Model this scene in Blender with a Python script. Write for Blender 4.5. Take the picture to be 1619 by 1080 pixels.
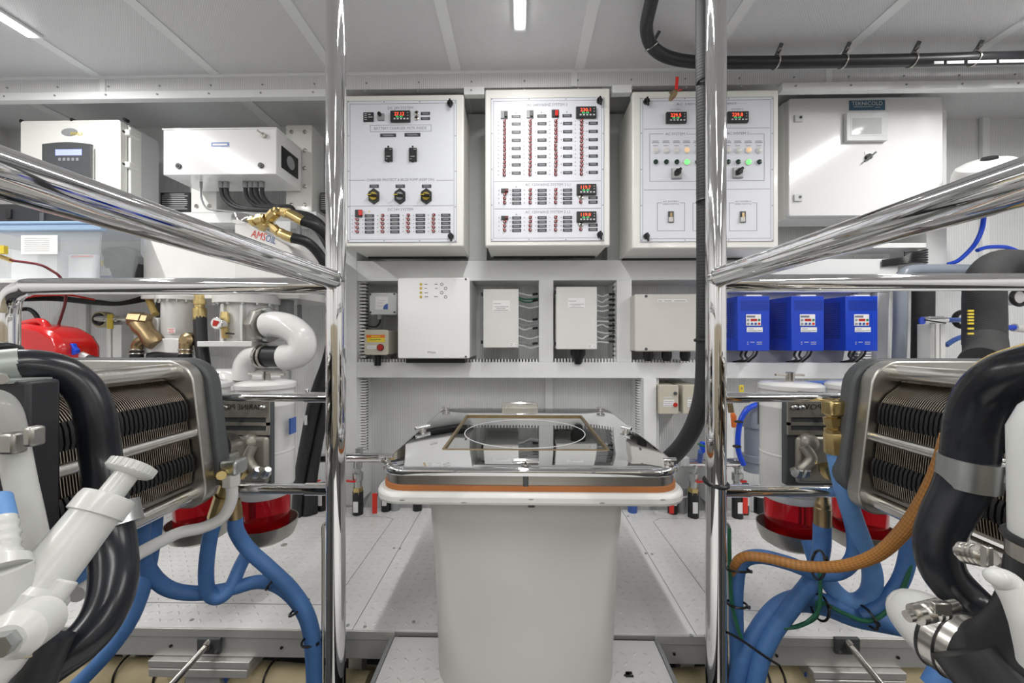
import bpy, bmesh, math, random
from mathutils import Vector, Matrix
random.seed(7)
PI = math.pi
SC = bpy.context.scene
COL = SC.collection
for o in list(bpy.data.objects):
    bpy.data.objects.remove(o)

# ---------------------------------------------------------------- camera
F = 620.0; TH = math.radians(1.155); CX, CY = 809.5, 537.0; CZ = 1.4
CT, ST = math.cos(TH), math.sin(TH)
cam = bpy.data.cameras.new('camera'); camo = bpy.data.objects.new('camera', cam); COL.objects.link(camo)
cam.sensor_width = 36.0; cam.lens = 36.0 * F / 1619.0; cam.clip_start = 0.02
cam.shift_y = -3.0 / 1619.0
camo.location = (0, 0, CZ); camo.rotation_euler = (PI / 2, 0, TH)
SC.camera = camo

# ---------------------------------------------------------------- world, lights, exposure
w = bpy.data.worlds.new('world'); SC.world = w; w.use_nodes = True
w.node_tree.nodes['Background'].inputs[0].default_value = (0.9, 0.93, 1, 1)
w.node_tree.nodes['Background'].inputs[1].default_value = 0.3
SC.view_settings.view_transform = 'Standard'; SC.view_settings.look = 'None'
SC.view_settings.exposure = 0.14; SC.view_settings.gamma = 1.0
SC.view_settings.use_curve_mapping = False
CEIL = CZ + 1.165
LAMP_POWER = 15.0
LAMPS = []
for lx in (-1.85, 0.0, 1.85):
    for ly0, ly1 in ((0.48, 1.45), (-0.95, 0.02), (-2.38, -1.41)):
        LAMPS.append((lx, ly0, ly1))
        ld = bpy.data.lights.new('led_light', 'AREA'); lo = bpy.data.objects.new('led_light', ld); COL.objects.link(lo)
        ld.shape = 'RECTANGLE'; ld.size = 0.03; ld.size_y = ly1 - ly0; ld.energy = LAMP_POWER * (0.55 if lx == 0 else 1.0)
        ld.color = (1.0, 0.985, 0.96)
        lo.location = (lx, (ly0 + ly1) / 2, CEIL - 0.024)

# ---------------------------------------------------------------- pixel -> place at a chosen real distance
def P(px, py, Y):
    u = (px - CX) / F; d = u * ST + CT
    return Vector((Y * (u * CT - ST) / d, Y, CZ + Y * ((CY - py) / F) / d))
def Rr(x0, y0, x1, y1, Y):
    a = P(x0, (y0 + y1) / 2, Y); b = P(x1, (y0 + y1) / 2, Y); xm = (x0 + x1) / 2
    return a.x, P(xm, y1, Y).z, b.x, P(xm, y0, Y).z          # x0, zlow, x1, zhigh
def pxs(n, Y): return n * Y / F

# ---------------------------------------------------------------- materials
MATS = {}
def mat(name, col, rough=0.5, metal=0.0, var=0.04, kind=None, k=1.0, emit=0, trans=0, ior=1.45, alpha=1, coat=0, nscale=30, bump=0.0):
    m = bpy.data.materials.new(name); m.use_nodes = True; nt = m.node_tree; N = nt.nodes; L = nt.links
    b = N['Principled BSDF']
    c = (*col, 1)
    b.inputs['Base Color'].default_value = c; b.inputs['Roughness'].default_value = rough
    b.inputs['Metallic'].default_value = metal; b.inputs['IOR'].default_value = ior
    b.inputs['Transmission Weight'].default_value = trans; b.inputs['Alpha'].default_value = alpha
    b.inputs['Coat Weight'].default_value = coat; b.inputs['Coat Roughness'].default_value = 0.08
    if emit:
        b.inputs['Emission Color'].default_value = c; b.inputs['Emission Strength'].default_value = emit
    tc = N.new('ShaderNodeTexCoord')
    noi = N.new('ShaderNodeTexNoise'); noi.inputs['Scale'].default_value = nscale; noi.inputs['Detail'].default_value = 4
    L.new(tc.outputs['Object'], noi.inputs['Vector'])
    mx = N.new('ShaderNodeMix'); mx.data_type = 'RGBA'
    mx.inputs[6].default_value = (*[min(1, x * (1 + var)) for x in col], 1)
    mx.inputs[7].default_value = (*[x * (1 - var) for x in col], 1)
    L.new(noi.outputs['Fac'], mx.inputs[0]); out = mx.outputs[2]
    h = None
    if kind in ('ribs', 'perf', 'braid', 'wrap', 'foam'):
        vm = N.new('ShaderNodeVectorMath'); vm.operation = 'MULTIPLY'
        L.new(tc.outputs['UV' if kind in ('braid', 'wrap') else 'Object'], vm.inputs[0])
        sn = N.new('ShaderNodeVectorMath'); sn.operation = 'SINE'
        se = N.new('ShaderNodeSeparateXYZ')
        if kind == 'ribs':
            vm.inputs[1].default_value = (k, k, 0.0); L.new(vm.outputs[0], sn.inputs[0]); L.new(sn.outputs[0], se.inputs[0])
            ad = N.new('ShaderNodeMath'); ad.operation = 'ADD'; L.new(se.outputs[0], ad.inputs[0]); L.new(se.outputs[1], ad.inputs[1]); h = ad.outputs[0]; amt = 0.10
        elif kind == 'perf':
            vm.inputs[1].default_value = (k, k, k); L.new(vm.outputs[0], sn.inputs[0]); L.new(sn.outputs[0], se.inputs[0])
            ad = N.new('ShaderNodeMath'); ad.operation = 'MULTIPLY'; L.new(se.outputs[0], ad.inputs[0]); L.new(se.outputs[1], ad.inputs[1]); h = ad.outputs[0]; amt = 0.22
        elif kind == 'foam':
            vm.inputs[1].default_value = (k, k, k); L.new(vm.outputs[0], sn.inputs[0]); L.new(sn.outputs[0], se.inputs[0])
            ad = N.new('ShaderNodeMath'); ad.operation = 'MULTIPLY'; L.new(se.outputs[0], ad.inputs[0]); L.new(se.outputs[2], ad.inputs[1]); h = ad.outputs[0]; amt = 0.3
        else:                                            # braided or wrapped hose: crossing spirals in the tube's own UV
            s2 = N.new('ShaderNodeSeparateXYZ'); L.new(tc.outputs['UV'], s2.inputs[0])
            def lin(a, bb):
                m1 = N.new('ShaderNodeMath'); m1.operation = 'MULTIPLY'; m1.inputs[1].default_value = a; L.new(s2.outputs[0], m1.inputs[0])
                m2 = N.new('ShaderNodeMath'); m2.operation = 'MULTIPLY_ADD'; m2.inputs[1].default_value = bb; L.new(s2.outputs[1], m2.inputs[0]); L.new(m1.outputs[0], m2.inputs[2])
                m3 = N.new('ShaderNodeMath'); m3.operation = 'SINE'; L.new(m2.outputs[0], m3.inputs[0]); return m3.outputs[0]
            if kind == 'braid':
                pr = N.new('ShaderNodeMath'); pr.operation = 'MULTIPLY'; L.new(lin(2 * PI * 9, k), pr.inputs[0]); L.new(lin(2 * PI * 9, -k), pr.inputs[1]); h = pr.outputs[0]; amt = 0.45
            else:
                h = lin(2 * PI, k); amt = 0.2
        mr = N.new('ShaderNodeMapRange'); mr.inputs[1].default_value = -1; mr.inputs[2].default_value = 1
        mr.inputs[3].default_value = 1 - amt; mr.inputs[4].default_value = 1
        L.new(h, mr.inputs[0])
        ml = N.new('ShaderNodeMix'); ml.data_type = 'RGBA'; ml.blend_type = 'MULTIPLY'; ml.inputs[0].default_value = 1
        L.new(out, ml.inputs[6]); L.new(mr.outputs[0], ml.inputs[7]); out = ml.outputs[2]
    if var or h: L.new(out, b.inputs['Base Color'])
    if bump or h:
        bp = N.new('ShaderNodeBump'); bp.inputs['Strength'].default_value = bump if bump else (0.12 if kind == 'wrap' else 0.25); bp.inputs['Distance'].default_value = 0.002
        L.new(h if h else noi.outputs['Fac'], bp.inputs['Height']); L.new(bp.outputs[0], b.inputs['Normal'])
    MATS[name] = m; return m
mat('white_wall', (.80, .81, .82), .32, kind='ribs', k=2 * PI / .0125, var=.02)
mat('ceiling_perforated', (.80, .80, .81), .38, kind='perf', k=2 * PI / .0085, var=.02)
mat('white_paint', (.84, .84, .82), .28, var=.02, coat=.3)
mat('white_frame', (.82, .83, .83), .35, var=.02)
mat('cream_white', (.84, .84, .80), .3, var=.02, coat=.2)
mat('panel_white', (.75, .77, .83), .38, var=.015)
mat('gloss_white', (.82, .82, .82), .16, var=.02, coat=.5, bump=.015, nscale=260)
mat('plastic_white', (.69, .69, .67), .3, var=.02)
mat('pipe_white', (.71, .71, .70), .22, var=.02, coat=.4)
mat('offwhite_box', (.62, .60, .57), .4, var=.02)
mat('light_grey', (.60, .61, .62), .4, var=.03)
mat('mid_grey', (.30, .31, .32), .45)
mat('pvc_grey', (.24, .27, .32), .3, var=.03)
mat('charcoal', (.022, .023, .026), .42, var=.15)
mat('dark_iron', (.075, .08, .085), .5, var=.15)
mat('black', (.012, .012, .013), .35, var=.1)
mat('black_plate', (.03, .03, .032), .4)
mat('rubber', (.016, .017, .019), .38, var=.2, bump=.05, nscale=200)
mat('rubber_gloss', (.013, .015, .019), .24, var=.2, bump=.03, nscale=60)
mat('rubber_wrap', (.035, .036, .040), .55, kind='wrap', k=2 * PI / .008)
mat('foam_black', (.042, .042, .043), .75, kind='foam', k=2 * PI / .008, var=.12)
mat('chrome', (.80, .80, .80), .045, 1, var=.01)
mat('mirror_steel', (.74, .75, .76), .03, 1, var=.01)
mat('steel', (.56, .54, .50), .25, 1, var=.08)
mat('steel_brushed', (.44, .43, .40), .36, 1, var=.12, nscale=80)
mat('tie_steel', (.74, .72, .68), .2, 1, var=.06)
mat('plate_steel', (.66, .59, .50), .28, 1, var=.2)
mat('zinc', (.52, .54, .53), .32, 1, var=.1)
mat('green_grey_metal', (.30, .33, .31), .4, .3)
mat('aluminium', (.60, .59, .57), .42, .55, var=.08)
mat('brass', (.62, .48, .22), .28, 1, var=.2, nscale=60)
mat('bronze', (.36, .27, .15), .38, 1, var=.25, nscale=60)
mat('hose_blue', (.065, .175, .42), .48, var=.18, nscale=60, bump=.04)
mat('hose_blue_light', (.12, .28, .58), .48, var=.14, nscale=60, bump=.04)
mat('tube_blue', (.012, .07, .62), .3, var=.08)
mat('blue_case', (.010, .055, .52), .32, var=.06)
mat('blue_dark', (.006, .03, .25), .4)
mat('blue_plate', (.05, .12, .40), .35)
mat('teal_plate', (.06, .14, .22), .35)
mat('orange_braid', (.52, .23, .055), .42, kind='braid', k=2 * PI / .02)
mat('yellow_hose', (.62, .44, .14), .42, kind='braid', k=2 * PI / .02)
mat('orange_rubber', (.42, .15, .045), .55)
mat('orange_plastic', (.75, .17, .03), .35)
mat('red_plastic', (.66, .03, .02), .3, var=.06)
mat('red_gloss', (.56, .012, .012), .18, var=.06, coat=.5)
mat('red_print', (.45, .02, .015), .4)
mat('burgundy', (.16, .02, .025), .4)
mat('yellow', (.75, .58, .05), .45)
mat('gold', (.5, .36, .06), .35, .6)
mat('beige', (.55, .52, .43), .42, var=.03)
mat('beige_hose', (.55, .46, .28), .5, var=.12, nscale=20)
mat('label_white', (.82, .82, .82), .45, var=.02)
mat('label_dark', (.05, .055, .065), .45)
mat('print_grey', (.22, .22, .26), .6)
mat('green', (.02, .22, .09), .4)
mat('green_cable', (.02, .13, .07), .4)
mat('green_dark', (.01, .035, .025), .3)
mat('lamp_clear', (.70, .70, .66), .2)
mat('lamp_warm', (.9, .62, .38), .3, emit=.25)
mat('lit_green', (.15, .95, .18), .3, emit=1.1)
mat('led_red', (1.0, .08, .03), .4, emit=2.2, var=0)
mat('led_green', (.1, .8, .25), .4, emit=.8, var=0)
mat('lcd_blue', (.30, .34, .95), .3, emit=.9, var=.02)
mat('screen_grey', (.50, .51, .52), .08, var=.02)
mat('tread_white', (.74, .73, .725), .36, var=.05, nscale=12)
mat('tread_mark', (.66, .65, .64), .34, var=.04)
mat('floor_dark', (.035, .035, .035), .7, var=.3, nscale=5)
mat('pedestal_grey', (.53, .525, .51), .32, var=.03, nscale=4)
mat('toggle_red', (.50, .06, .055), .35)
mat('near_white', (.58, .585, .565), .3, var=.03, coat=.15)
mat('wall_plain', (.80, .80, .80), .5, var=.02)
mat('led_diffuser', (1, .99, .96), .4, emit=7, var=0)
mat('fuel_red', (.62, .012, .020), .06, trans=.75, ior=1.35, var=.02)
mat('cast_grey', (.34, .32, .28), .38, .55, var=.2, nscale=25)
mat('glass_tint', (.60, .61, .60), .02, .5, trans=1, ior=1.7, var=0)
mat('tub_clear', (.86, .90, .94), .2, alpha=.22, var=.02)
mat('tub_rim', (.45, .64, .88), .3, alpha=.6, var=.02)
mat('cavity', (.42, .42, .40), .6)
mat('dull_beige', (.42, .36, .26), .6, var=.1)

# ---------------------------------------------------------------- mesh building
WL = {}                                                   # world location of each object made
class B:
    def __init__(s): s.bm = bmesh.new(); s.uv = None
    def box(s, x0, y0, z0, x1, y1, z1):
        x0, x1 = sorted((x0, x1)); y0, y1 = sorted((y0, y1)); z0, z1 = sorted((z0, z1))
        v = [s.bm.verts.new(p) for p in ((x0, y0, z0), (x1, y0, z0), (x1, y1, z0), (x0, y1, z0), (x0, y0, z1), (x1, y0, z1), (x1, y1, z1), (x0, y1, z1))]
        for f in ((3, 2, 1, 0), (4, 5, 6, 7), (0, 1, 5, 4), (1, 2, 6, 5), (2, 3, 7, 6), (3, 0, 4, 7)): s.bm.faces.new([v[i] for i in f])
        return s
    def pbox(s, x0, y0, x1, y1, Y, dep=.004):             # box whose front face covers a rectangle at distance Y
        a, b, c, d = Rr(x0, y0, x1, y1, Y); return s.box(a, Y, b, c, Y + dep, d)
    def bar(s, p, q, wd, ht, up=(0, 0, 1)):               # rectangular bar from p to q
        p = Vector(p); q = Vector(q); t = (q - p).normalized(); u = Vector(up)
        a = t.cross(u)
        if a.length < 1e-4: a = t.cross(Vector((1, 0, 0)))
        a.normalize(); b = a.cross(t); v = []
        for e in (p, q):
            for i, j in ((-1, -1), (1, -1), (1, 1), (-1, 1)): v.append(s.bm.verts.new(e + a * wd / 2 * i + b * ht / 2 * j))
        for f in ((3, 2, 1, 0), (4, 5, 6, 7), (0, 1, 5, 4), (1, 2, 6, 5), (2, 3, 7, 6), (3, 0, 4, 7)): s.bm.faces.new([v[i] for i in f])
        return s
    def prism(s, pts, y0, y1):                            # outline in (x, z) pushed along y
        n = len(pts); a = [s.bm.verts.new((x, y0, z)) for x, z in pts]; b = [s.bm.verts.new((x, y1, z)) for x, z in pts]
        s.bm.faces.new(a); s.bm.faces.new(b[::-1])
        for i in range(n): s.bm.faces.new((a[i], b[i], b[(i + 1) % n], a[(i + 1) % n]))
        return s
    def prismz(s, pts, z0, z1):                           # outline in (x, y) pushed along z
        n = len(pts); a = [s.bm.verts.new((x, y, z0)) for x, y in pts]; b = [s.bm.verts.new((x, y, z1)) for x, y in pts]
        s.bm.faces.new(a[::-1]); s.bm.faces.new(b)
        for i in range(n): s.bm.faces.new((a[i], a[(i + 1) % n], b[(i + 1) % n], b[i]))
        return s
    def loop(s, p, a, b, n):
        return [s.bm.verts.new(p + a * math.cos(2 * PI * i / n) + b * math.sin(2 * PI * i / n)) for i in range(n)]
    def lathe(s, p, q, prof, n=24):                       # prof: (fraction or metres along axis, radius)
        p = Vector(p); q = Vector(q); t = (q - p); Ln = t.length; t.normalize()
        a = t.cross(Vector((0, 0, 1)))
        if a.length < 1e-3: a = Vector((1, 0, 0))
        a.normalize(); b = t.cross(a)
        rings = []
        for f, r in prof:
            c = p + t * (f * Ln); rings.append(s.loop(c, a * max(r, 1e-5), b * max(r, 1e-5), n))
        for i in range(len(rings) - 1):
            for j in range(n): s.bm.faces.new((rings[i][j], rings[i][(j + 1) % n], rings[i + 1][(j + 1) % n], rings[i + 1][j]))
        s.bm.faces.new(rings[0][::-1]); s.bm.faces.new(rings[-1]); return s
    def cyl(s, p, q, r, r2=None, n=20): return s.lathe(p, q, ((0, r), (1, r if r2 is None else r2)), n)
    def tube(s, pts, r, n=14, sub=6, smooth=True):        # r: number or list
        pts = [Vector(p) for p in pts]; m = len(pts)
        rs = [r] * m if not isinstance(r, (list, tuple)) else list(r)
        path, rad = [], []
        if smooth and m > 2:
            for i in range(m - 1):
                p0, p1, p2, p3 = pts[max(i - 1, 0)], pts[i], pts[i + 1], pts[min(i + 2, m - 1)]
                for k in range(sub):
                    t = k / sub; t2, t3 = t * t, t * t * t
                    path.append(.5 * ((2 * p1) + (p2 - p0) * t + (2 * p0 - 5 * p1 + 4 * p2 - p3) * t2 + (3 * p1 - p0 - 3 * p2 + p3) * t3))
                    rad.append(rs[i] + (rs[i + 1] - rs[i]) * t)
            path.append(pts[-1]); rad.append(rs[-1])
        else: path, rad = pts, rs
        if s.uv is None: s.uv = s.bm.loops.layers.uv.new('UVMap')
        t0 = (path[1] - path[0]).normalized(); a = t0.cross(Vector((0, 0, 1)))
        if a.length < 1e-3: a = t0.cross(Vector((0, 1, 0)))
        a.normalize(); rings = []; ds = []; d = 0
        for i, p in enumerate(path):
            t = (path[min(i + 1, len(path) - 1)] - path[max(i - 1, 0)]).normalized()
            a = (a - t * a.dot(t)).normalized(); b = t.cross(a)
            rings.append(s.loop(p, a * rad[i], b * rad[i], n))
            if i: d += (p - path[i - 1]).length
            ds.append(d)
        for i in range(len(rings) - 1):
            for j in range(n):
                f = s.bm.faces.new((rings[i][j], rings[i][(j + 1) % n], rings[i + 1][(j + 1) % n], rings[i + 1][j]))
                for lp, (uu, vv) in zip(f.loops, ((j / n, ds[i]), ((j + 1) / n, ds[i]), ((j + 1) / n, ds[i + 1]), (j / n, ds[i + 1]))): lp[s.uv].uv = (uu, vv)
        s.bm.faces.new(rings[0][::-1]); s.bm.faces.new(rings[-1]); return s
    def ptube(s, pts, r, **k): return s.tube([P(*p) for p in pts], r, **k)
    def ring(s, p, axis, R, r, n=24, m=8):                # torus
        p = Vector(p); t = Vector(axis).normalized(); a = t.cross(Vector((0, 0, 1)))
        if a.length < 1e-3: a = Vector((1, 0, 0))
        a.normalize(); b = t.cross(a); rings = []
        for i in range(n):
            e = a * math.cos(2 * PI * i / n) + b * math.sin(2 * PI * i / n)
            rings.append(s.loop(p + e * R, e * r, t * r, m))
        for i in range(n):
            for j in range(m): s.bm.faces.new((rings[i][j], rings[i][(j + 1) % m], rings[(i + 1) % n][(j + 1) % m], rings[(i + 1) % n][j]))
        return s
    def ball(s, c, rx, ry=None, rz=None, u=18, v=10):
        ry = rx if ry is None else ry; rz = rx if rz is None else rz
        bmesh.ops.create_uvsphere(s.bm, u_segments=u, v_segments=v, radius=1, matrix=Matrix.Translation(c) @ Matrix.Diagonal((rx, ry, rz, 1)))
        return s
    def add(s, name, m, parent=None, bevel=0, ang=35, rot=None):
        bm = s.bm; bmesh.ops.recalc_face_normals(bm, faces=bm.faces[:])
        lo = Vector((min(v.co.x for v in bm.verts), min(v.co.y for v in bm.verts), min(v.co.z for v in bm.verts)))
        hi = Vector((max(v.co.x for v in bm.verts), max(v.co.y for v in bm.verts), max(v.co.z for v in bm.verts)))
        c = (lo + hi) / 2
        for v in bm.verts: v.co -= c
        me = bpy.data.meshes.new(name); bm.to_mesh(me); bm.free()
        me.materials.append(MATS[m])
        for f in me.polygons: f.use_smooth = True
        me.set_sharp_from_angle(angle=math.radians(ang))
        o = bpy.data.objects.new(name, me); link(o, parent, c)
        if bevel:
            bv = o.modifiers.new('bevel', 'BEVEL'); bv.width = bevel; bv.segments = 2; bv.limit_method = 'ANGLE'; bv.angle_limit = math.radians(40)
            me.set_sharp_from_angle(angle=math.radians(50))
        return o
def link(o, parent, c):
    COL.objects.link(o); o.location = c; WL[o.name] = Vector(c)
    if parent is not None:
        o.parent = parent; o.matrix_parent_inverse = Matrix.Translation(-WL[parent.name])
def thing(name, label, cat, loc, group=None):
    o = bpy.data.objects.new(name, None); o.empty_display_size = .05
    COL.objects.link(o); o.location = loc; WL[o.name] = Vector(loc)
    return tag(o, label, cat, group)
def tag(o, label, cat, group=None):
    o['label'] = label; o['category'] = cat
    if group: o['group'] = group
    return o
def struct(o): o['kind'] = 'structure'; return o
def stuff(o): o['kind'] = 'stuff'; return o
def inst(src, loc, parent, name=None):                    # a copy that shares its mesh
    o = src.copy(); link(o, parent, loc)
    return o
def rrect(x0, z0, x1, z1, r, n=5):
    pts = []
    for cx, cz, a0 in ((x1 - r, z0 + r, -PI / 2), (x1 - r, z1 - r, 0), (x0 + r, z1 - r, PI / 2), (x0 + r, z0 + r, PI)):
        for i in range(n + 1):
            a = a0 + PI / 2 * i / n; pts.append((cx + r * math.cos(a), cz + r * math.sin(a)))
    return pts
def prr(x0, y0, x1, y1, Y, rp, n=4):
    a, b, c, d = Rr(x0, y0, x1, y1, Y); return rrect(a, b, c, d, pxs(rp, Y), n)
def text(s, px, py, Y, hpx, m, parent, width=None, name='lettering', mirror=False, roll=0, flat=.0004, yaw=0):
    cu = bpy.data.curves.new(name, 'FONT'); cu.body = s; cu.align_x = 'CENTER'; cu.align_y = 'CENTER'; cu.size = 1; cu.extrude = 0
    cu.resolution_u = 2
    o = bpy.data.objects.new(name, cu); COL.objects.link(o)
    dg = bpy.context.evaluated_depsgraph_get(); me = bpy.data.meshes.new_from_object(o.evaluated_get(dg))
    bpy.data.objects.remove(o); bpy.data.curves.remove(cu)
    xs = [v.co.x for v in me.vertices]; ys = [v.co.y for v in me.vertices]
    w0 = max(xs) - min(xs); h0 = max(ys) - min(ys); cx0 = (max(xs) + min(xs)) / 2; cy0 = (max(ys) + min(ys)) / 2
    h = pxs(hpx, Y); sy = h / h0; sx = sy if width is None else pxs(width, Y) / w0
    if mirror: sx = -sx
    cr, sr = math.cos(roll), math.sin(roll)
    for v in me.vertices:
        x = (v.co.x - cx0) * sx; z = (v.co.y - cy0) * sy
        x, z = x * cr - z * sr, x * sr + z * cr
        v.co = (x * math.cos(yaw), x * math.sin(yaw), z)
    me.materials.append(MATS[m]); me.name = name
    ob = bpy.data.objects.new(name, me); p = P(px, py, Y); link(ob, parent, p - Vector((0, flat, 0)))
    return ob
# ================================================================ the room
XL, XR, YB, YW = -2.85, 2.95, -2.7, 2.12
FL = .22
struct(B().box(XL, YB, FL - .05, XR, YW, FL).add('floor', 'floor_dark'))
struct(B().box(XL, YB, CEIL, XR, YW, CEIL + .04).add('ceiling', 'ceiling_perforated'))
struct(B().box(XL, YW, FL, XR, YW + .05, CEIL).add('wall_back', 'white_wall'))
struct(B().box(XL - .05, YB, FL, XL, YW, CEIL).add('wall_left', 'wall_plain'))
struct(B().box(XR, YB, FL, XR + .05, YW, CEIL).add('wall_right', 'wall_plain'))
struct(B().box(XL, YB - .05, FL, XR, YB, CEIL).add('wall_front', 'wall_plain'))
struct(B().box(XL + .02, YB, FL, XR - .02, YB + .02, FL + 1.35).add('added_reflection_panel', 'dull_beige'))  # unseen beige panel behind the camera, added to give the chrome beige reflections
TN = [0]
def trim(b, m, bevel=.002):
    TN[0] += 1; return struct(b.add('trim_%d' % TN[0], m, bevel=bevel))
# ceiling cover strips, running away from the viewer
for i in range(-4, 7):
    x = -.275 + .53 * i
    trim(B().box(x - .021, -2.6, CEIL - .004, x + .021, 1.694, CEIL), 'white_frame', .001)
    if i % 2 == 0: trim(B().box(x - .03, 1.735, CEIL - .004, x + .03, YW, CEIL), 'white_frame', .001)
# cross beam under the ceiling
YBm = 1.70; zb = CZ + 1.058
beam = trim(B().box(XL, YBm, zb + .035, XR, YBm + .03, CEIL), 'ceiling_perforated', 0)
for fx0, fx1 in ((XL, P(540, 150, 1.70).x), (P(734, 150, 1.70).x, P(766, 150, 1.70).x), (P(967, 150, 1.70).x, P(998, 150, 1.70).x), (P(1234, 150, 1.70).x, XR)):
    B().box(fx0, YBm - .012, zb, fx1, YBm + .02, zb + .034).add('beam_flange', 'white_frame', beam, bevel=.002)
B().box(XL, YBm - .006, CEIL - .012, XR, YBm, CEIL).add('beam_top_strip', 'white_frame', beam)
sc = None
for i in range(-10, 12):
    x = .23 * i + .02
    for z in (zb + .018, CEIL - .045):
        c = Vector((x, YBm - (.0135 if z < zb + .03 else .002), z))
        if sc is None: sc = B().cyl(c, c + Vector((0, .003, 0)), .004, n=8).add('screw', 'mid_grey', beam)
        else: inst(sc, c, beam)
# joint plates on the beam
for px in (163, 908, 1310):
    a = P(px, 135, YBm); B().box(a.x - .012, YBm - .003, zb + .036, a.x + .012, YBm, CEIL - .012).add('joint_strip', 'white_frame', beam)

# LED tubes set in the ceiling
ORD = {(-1.85, .48): 'leftmost lit LED tube light in the ceiling', (0.0, .48): 'middle lit LED tube light above the steel hatch', (1.85, .48): 'lit LED tube light in the ceiling on the far right'}
for lx, y0, y1 in LAMPS:
    lab = ORD.get((lx, y0))
    if lab is None: lab = 'lit LED tube in the ceiling behind the viewer, %s %s' % ('left' if lx < 0 else 'right' if lx > 0 else 'centre', 'nearer' if y0 > -1.2 else 'farther')
    t = thing('ceiling_light', lab, 'light', (lx, y1, CEIL), 'LED tubes in the ceiling')
    B().box(lx - .024, y0 - .02, CEIL - .012, lx + .024, y1 + .02, CEIL).add('lamp_body', 'white_frame', t, bevel=.003)
    B().box(lx - .016, y0, CEIL - .020, lx + .016, y1, CEIL - .012).add('diffuser', 'led_diffuser', t, bevel=.003)

# equipment frame in front of the ribbed wall
YF = 1.93
def ftrim(x0, y0, x1, y1, Y=YF, back=YW, m='white_frame'):
    a, b, c, d = Rr(x0, y0, x1, y1, Y); return trim(B().box(a, Y, b, c, back, d), m)
ftrim(545, 152, 564, 800)                                  # left upright
ftrim(564.2, 411, 1420, 443)                                 # rail under the cabinets
ftrim(564.2, 573, 1362, 598)                                 # lower rail
ftrim(852, 443, 875, 573); ftrim(975, 443, 999, 573)
ftrim(1388, 462.5, 1408, 572.5); ftrim(1150, 443.5, 1408, 462)
ftrim(740, 180, 770, 412, 2.0); ftrim(960, 180, 985, 412, 2.0)
ftrim(1465, 172, 1497, 418, 1.93); ftrim(1018, 598, 1038, 722, 1.9)
ftrim(1038, 598, 1042, 805, 1.95)
for x in (868, 1560, 130): ftrim(x - 6, 170, x + 6, 805, 2.10)
ftrim(1128, 640, 1160, 805, 1.97)
# grey back plate behind the drives
ftrim(1146, 462, 1390, 573, 1.99, m='light_grey')

# slotted cable ducts
def duct(label, x0, y0, x1, y1, Y, n, vert=True):
    a, b, c, d = Rr(x0, y0, x1, y1, Y)
    t = thing('cable_duct', label, 'duct', ((a + c) / 2, Y, b), 'slotted cable ducts')
    B().box(a, Y + .03, b, c, Y + .034, d).add('duct_back', 'black', t)
    f = None
    for i in range(n):
        k = (i + .5) / n
        if vert:
            z = b + (d - b) * k; hh = (d - b) / n * .30; ce = Vector(((a + c) / 2, Y + .0155, z)); bb = (a, Y, z - hh, c, Y + .031, z + hh)
        else:
            x = a + (c - a) * k; hh = (c - a) / n * .27; ce = Vector((x, Y + .0155, (b + d) / 2)); bb = (x - hh, Y, b, x + hh, Y + .031, d)
        if f is None: f = B().box(*bb).add('slat', 'label_white', t)
        else: inst(f, ce, t)
duct('upright slotted cable duct left of the grey sensor box', 564, 444, 578, 572, 1.965, 24)
duct('upright slotted cable duct on the lower left wall beside the steel post', 566, 600, 578, 716, 1.975, 27)
duct('upright slotted cable duct right of the larger white junction box', 971, 446, 979, 570, 1.96, 17)
duct('upright slotted cable duct on the lower wall beside the white upright and hatch', 1008, 598, 1018, 700, 1.965, 25)
duct('long flat slotted cable duct along the shelf below the big white box', 566, 568, 851, 575, 1.94, 58, False)
duct('short flat slotted cable duct below the larger white junction box', 876, 567, 975, 574, 1.94, 20, False)
duct('flat slotted cable duct below the beige junction box', 1000, 569, 1100, 575, 1.94, 20, False)
duct('small slotted duct piece above the third blue drive at right', 1357, 462, 1376, 470, 1.95, 2)
duct('small slotted duct piece below the third blue drive at right', 1356, 556, 1378, 572, 1.95, 4)
duct('slotted duct end beside the right white upright with black cables', 1440, 394, 1463, 410, 1.94, 4)

# ================================================================ raised platform of tread plate
ZP = CZ - .82
pf = thing('raised_platform', 'raised platform of white tread plates with grey metal front edge', 'platform', (0, 1.1, ZP - .1))
def lozenges(x0, y0, x1, y1, z, step=.030):
    bm = B(); j = 0; y = y0 + step / 2
    while y < y1 - step * .3:
        x = x0 + step / 2; i = 0
        while x < x1 - step * .3:
            an = PI / 4 if (i + j) % 2 else -PI / 4
            ca, sa = math.cos(an), math.sin(an); vs = []
            for u, v in ((-.011, 0), (-.005, .0032), (.005, .0032), (.011, 0), (.005, -.0032), (-.005, -.0032)):
                vs.append((x + u * ca - v * sa, y + u * sa + v * ca))
            lo = [bm.bm.verts.new((p[0], p[1], z)) for p in vs]
            hi = [bm.bm.verts.new((x + (p[0] - x) * .7, y + (p[1] - y) * .6, z + .0014)) for p in vs]
            bm.bm.faces.new(hi)
            for k in range(6): bm.bm.faces.new((lo[k], lo[(k + 1) % 6], hi[(k + 1) % 6], hi[k]))
            x += step; i += 1
        y += step; j += 1
    return bm
def plate(x0, y0, x1, y1, z, parent, name='tread_plate'):
    p = B().box(x0, y0, z - .006, x1, y1, z).add(name, 'tread_white', parent, bevel=.001)
    stuff(lozenges(x0 + .01, y0 + .01, x1 - .01, y1 - .01, z).add('tread_pattern', 'tread_mark', p)); return p
Y0, Y1 = 1.10, 1.90
edges = [-2.6, -1.62, -.474, .49, 1.64, 2.7]
plates = [plate(a + .0012, Y0, b - .0012, Y1, ZP, pf) for a, b in zip(edges, edges[1:])]
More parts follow.
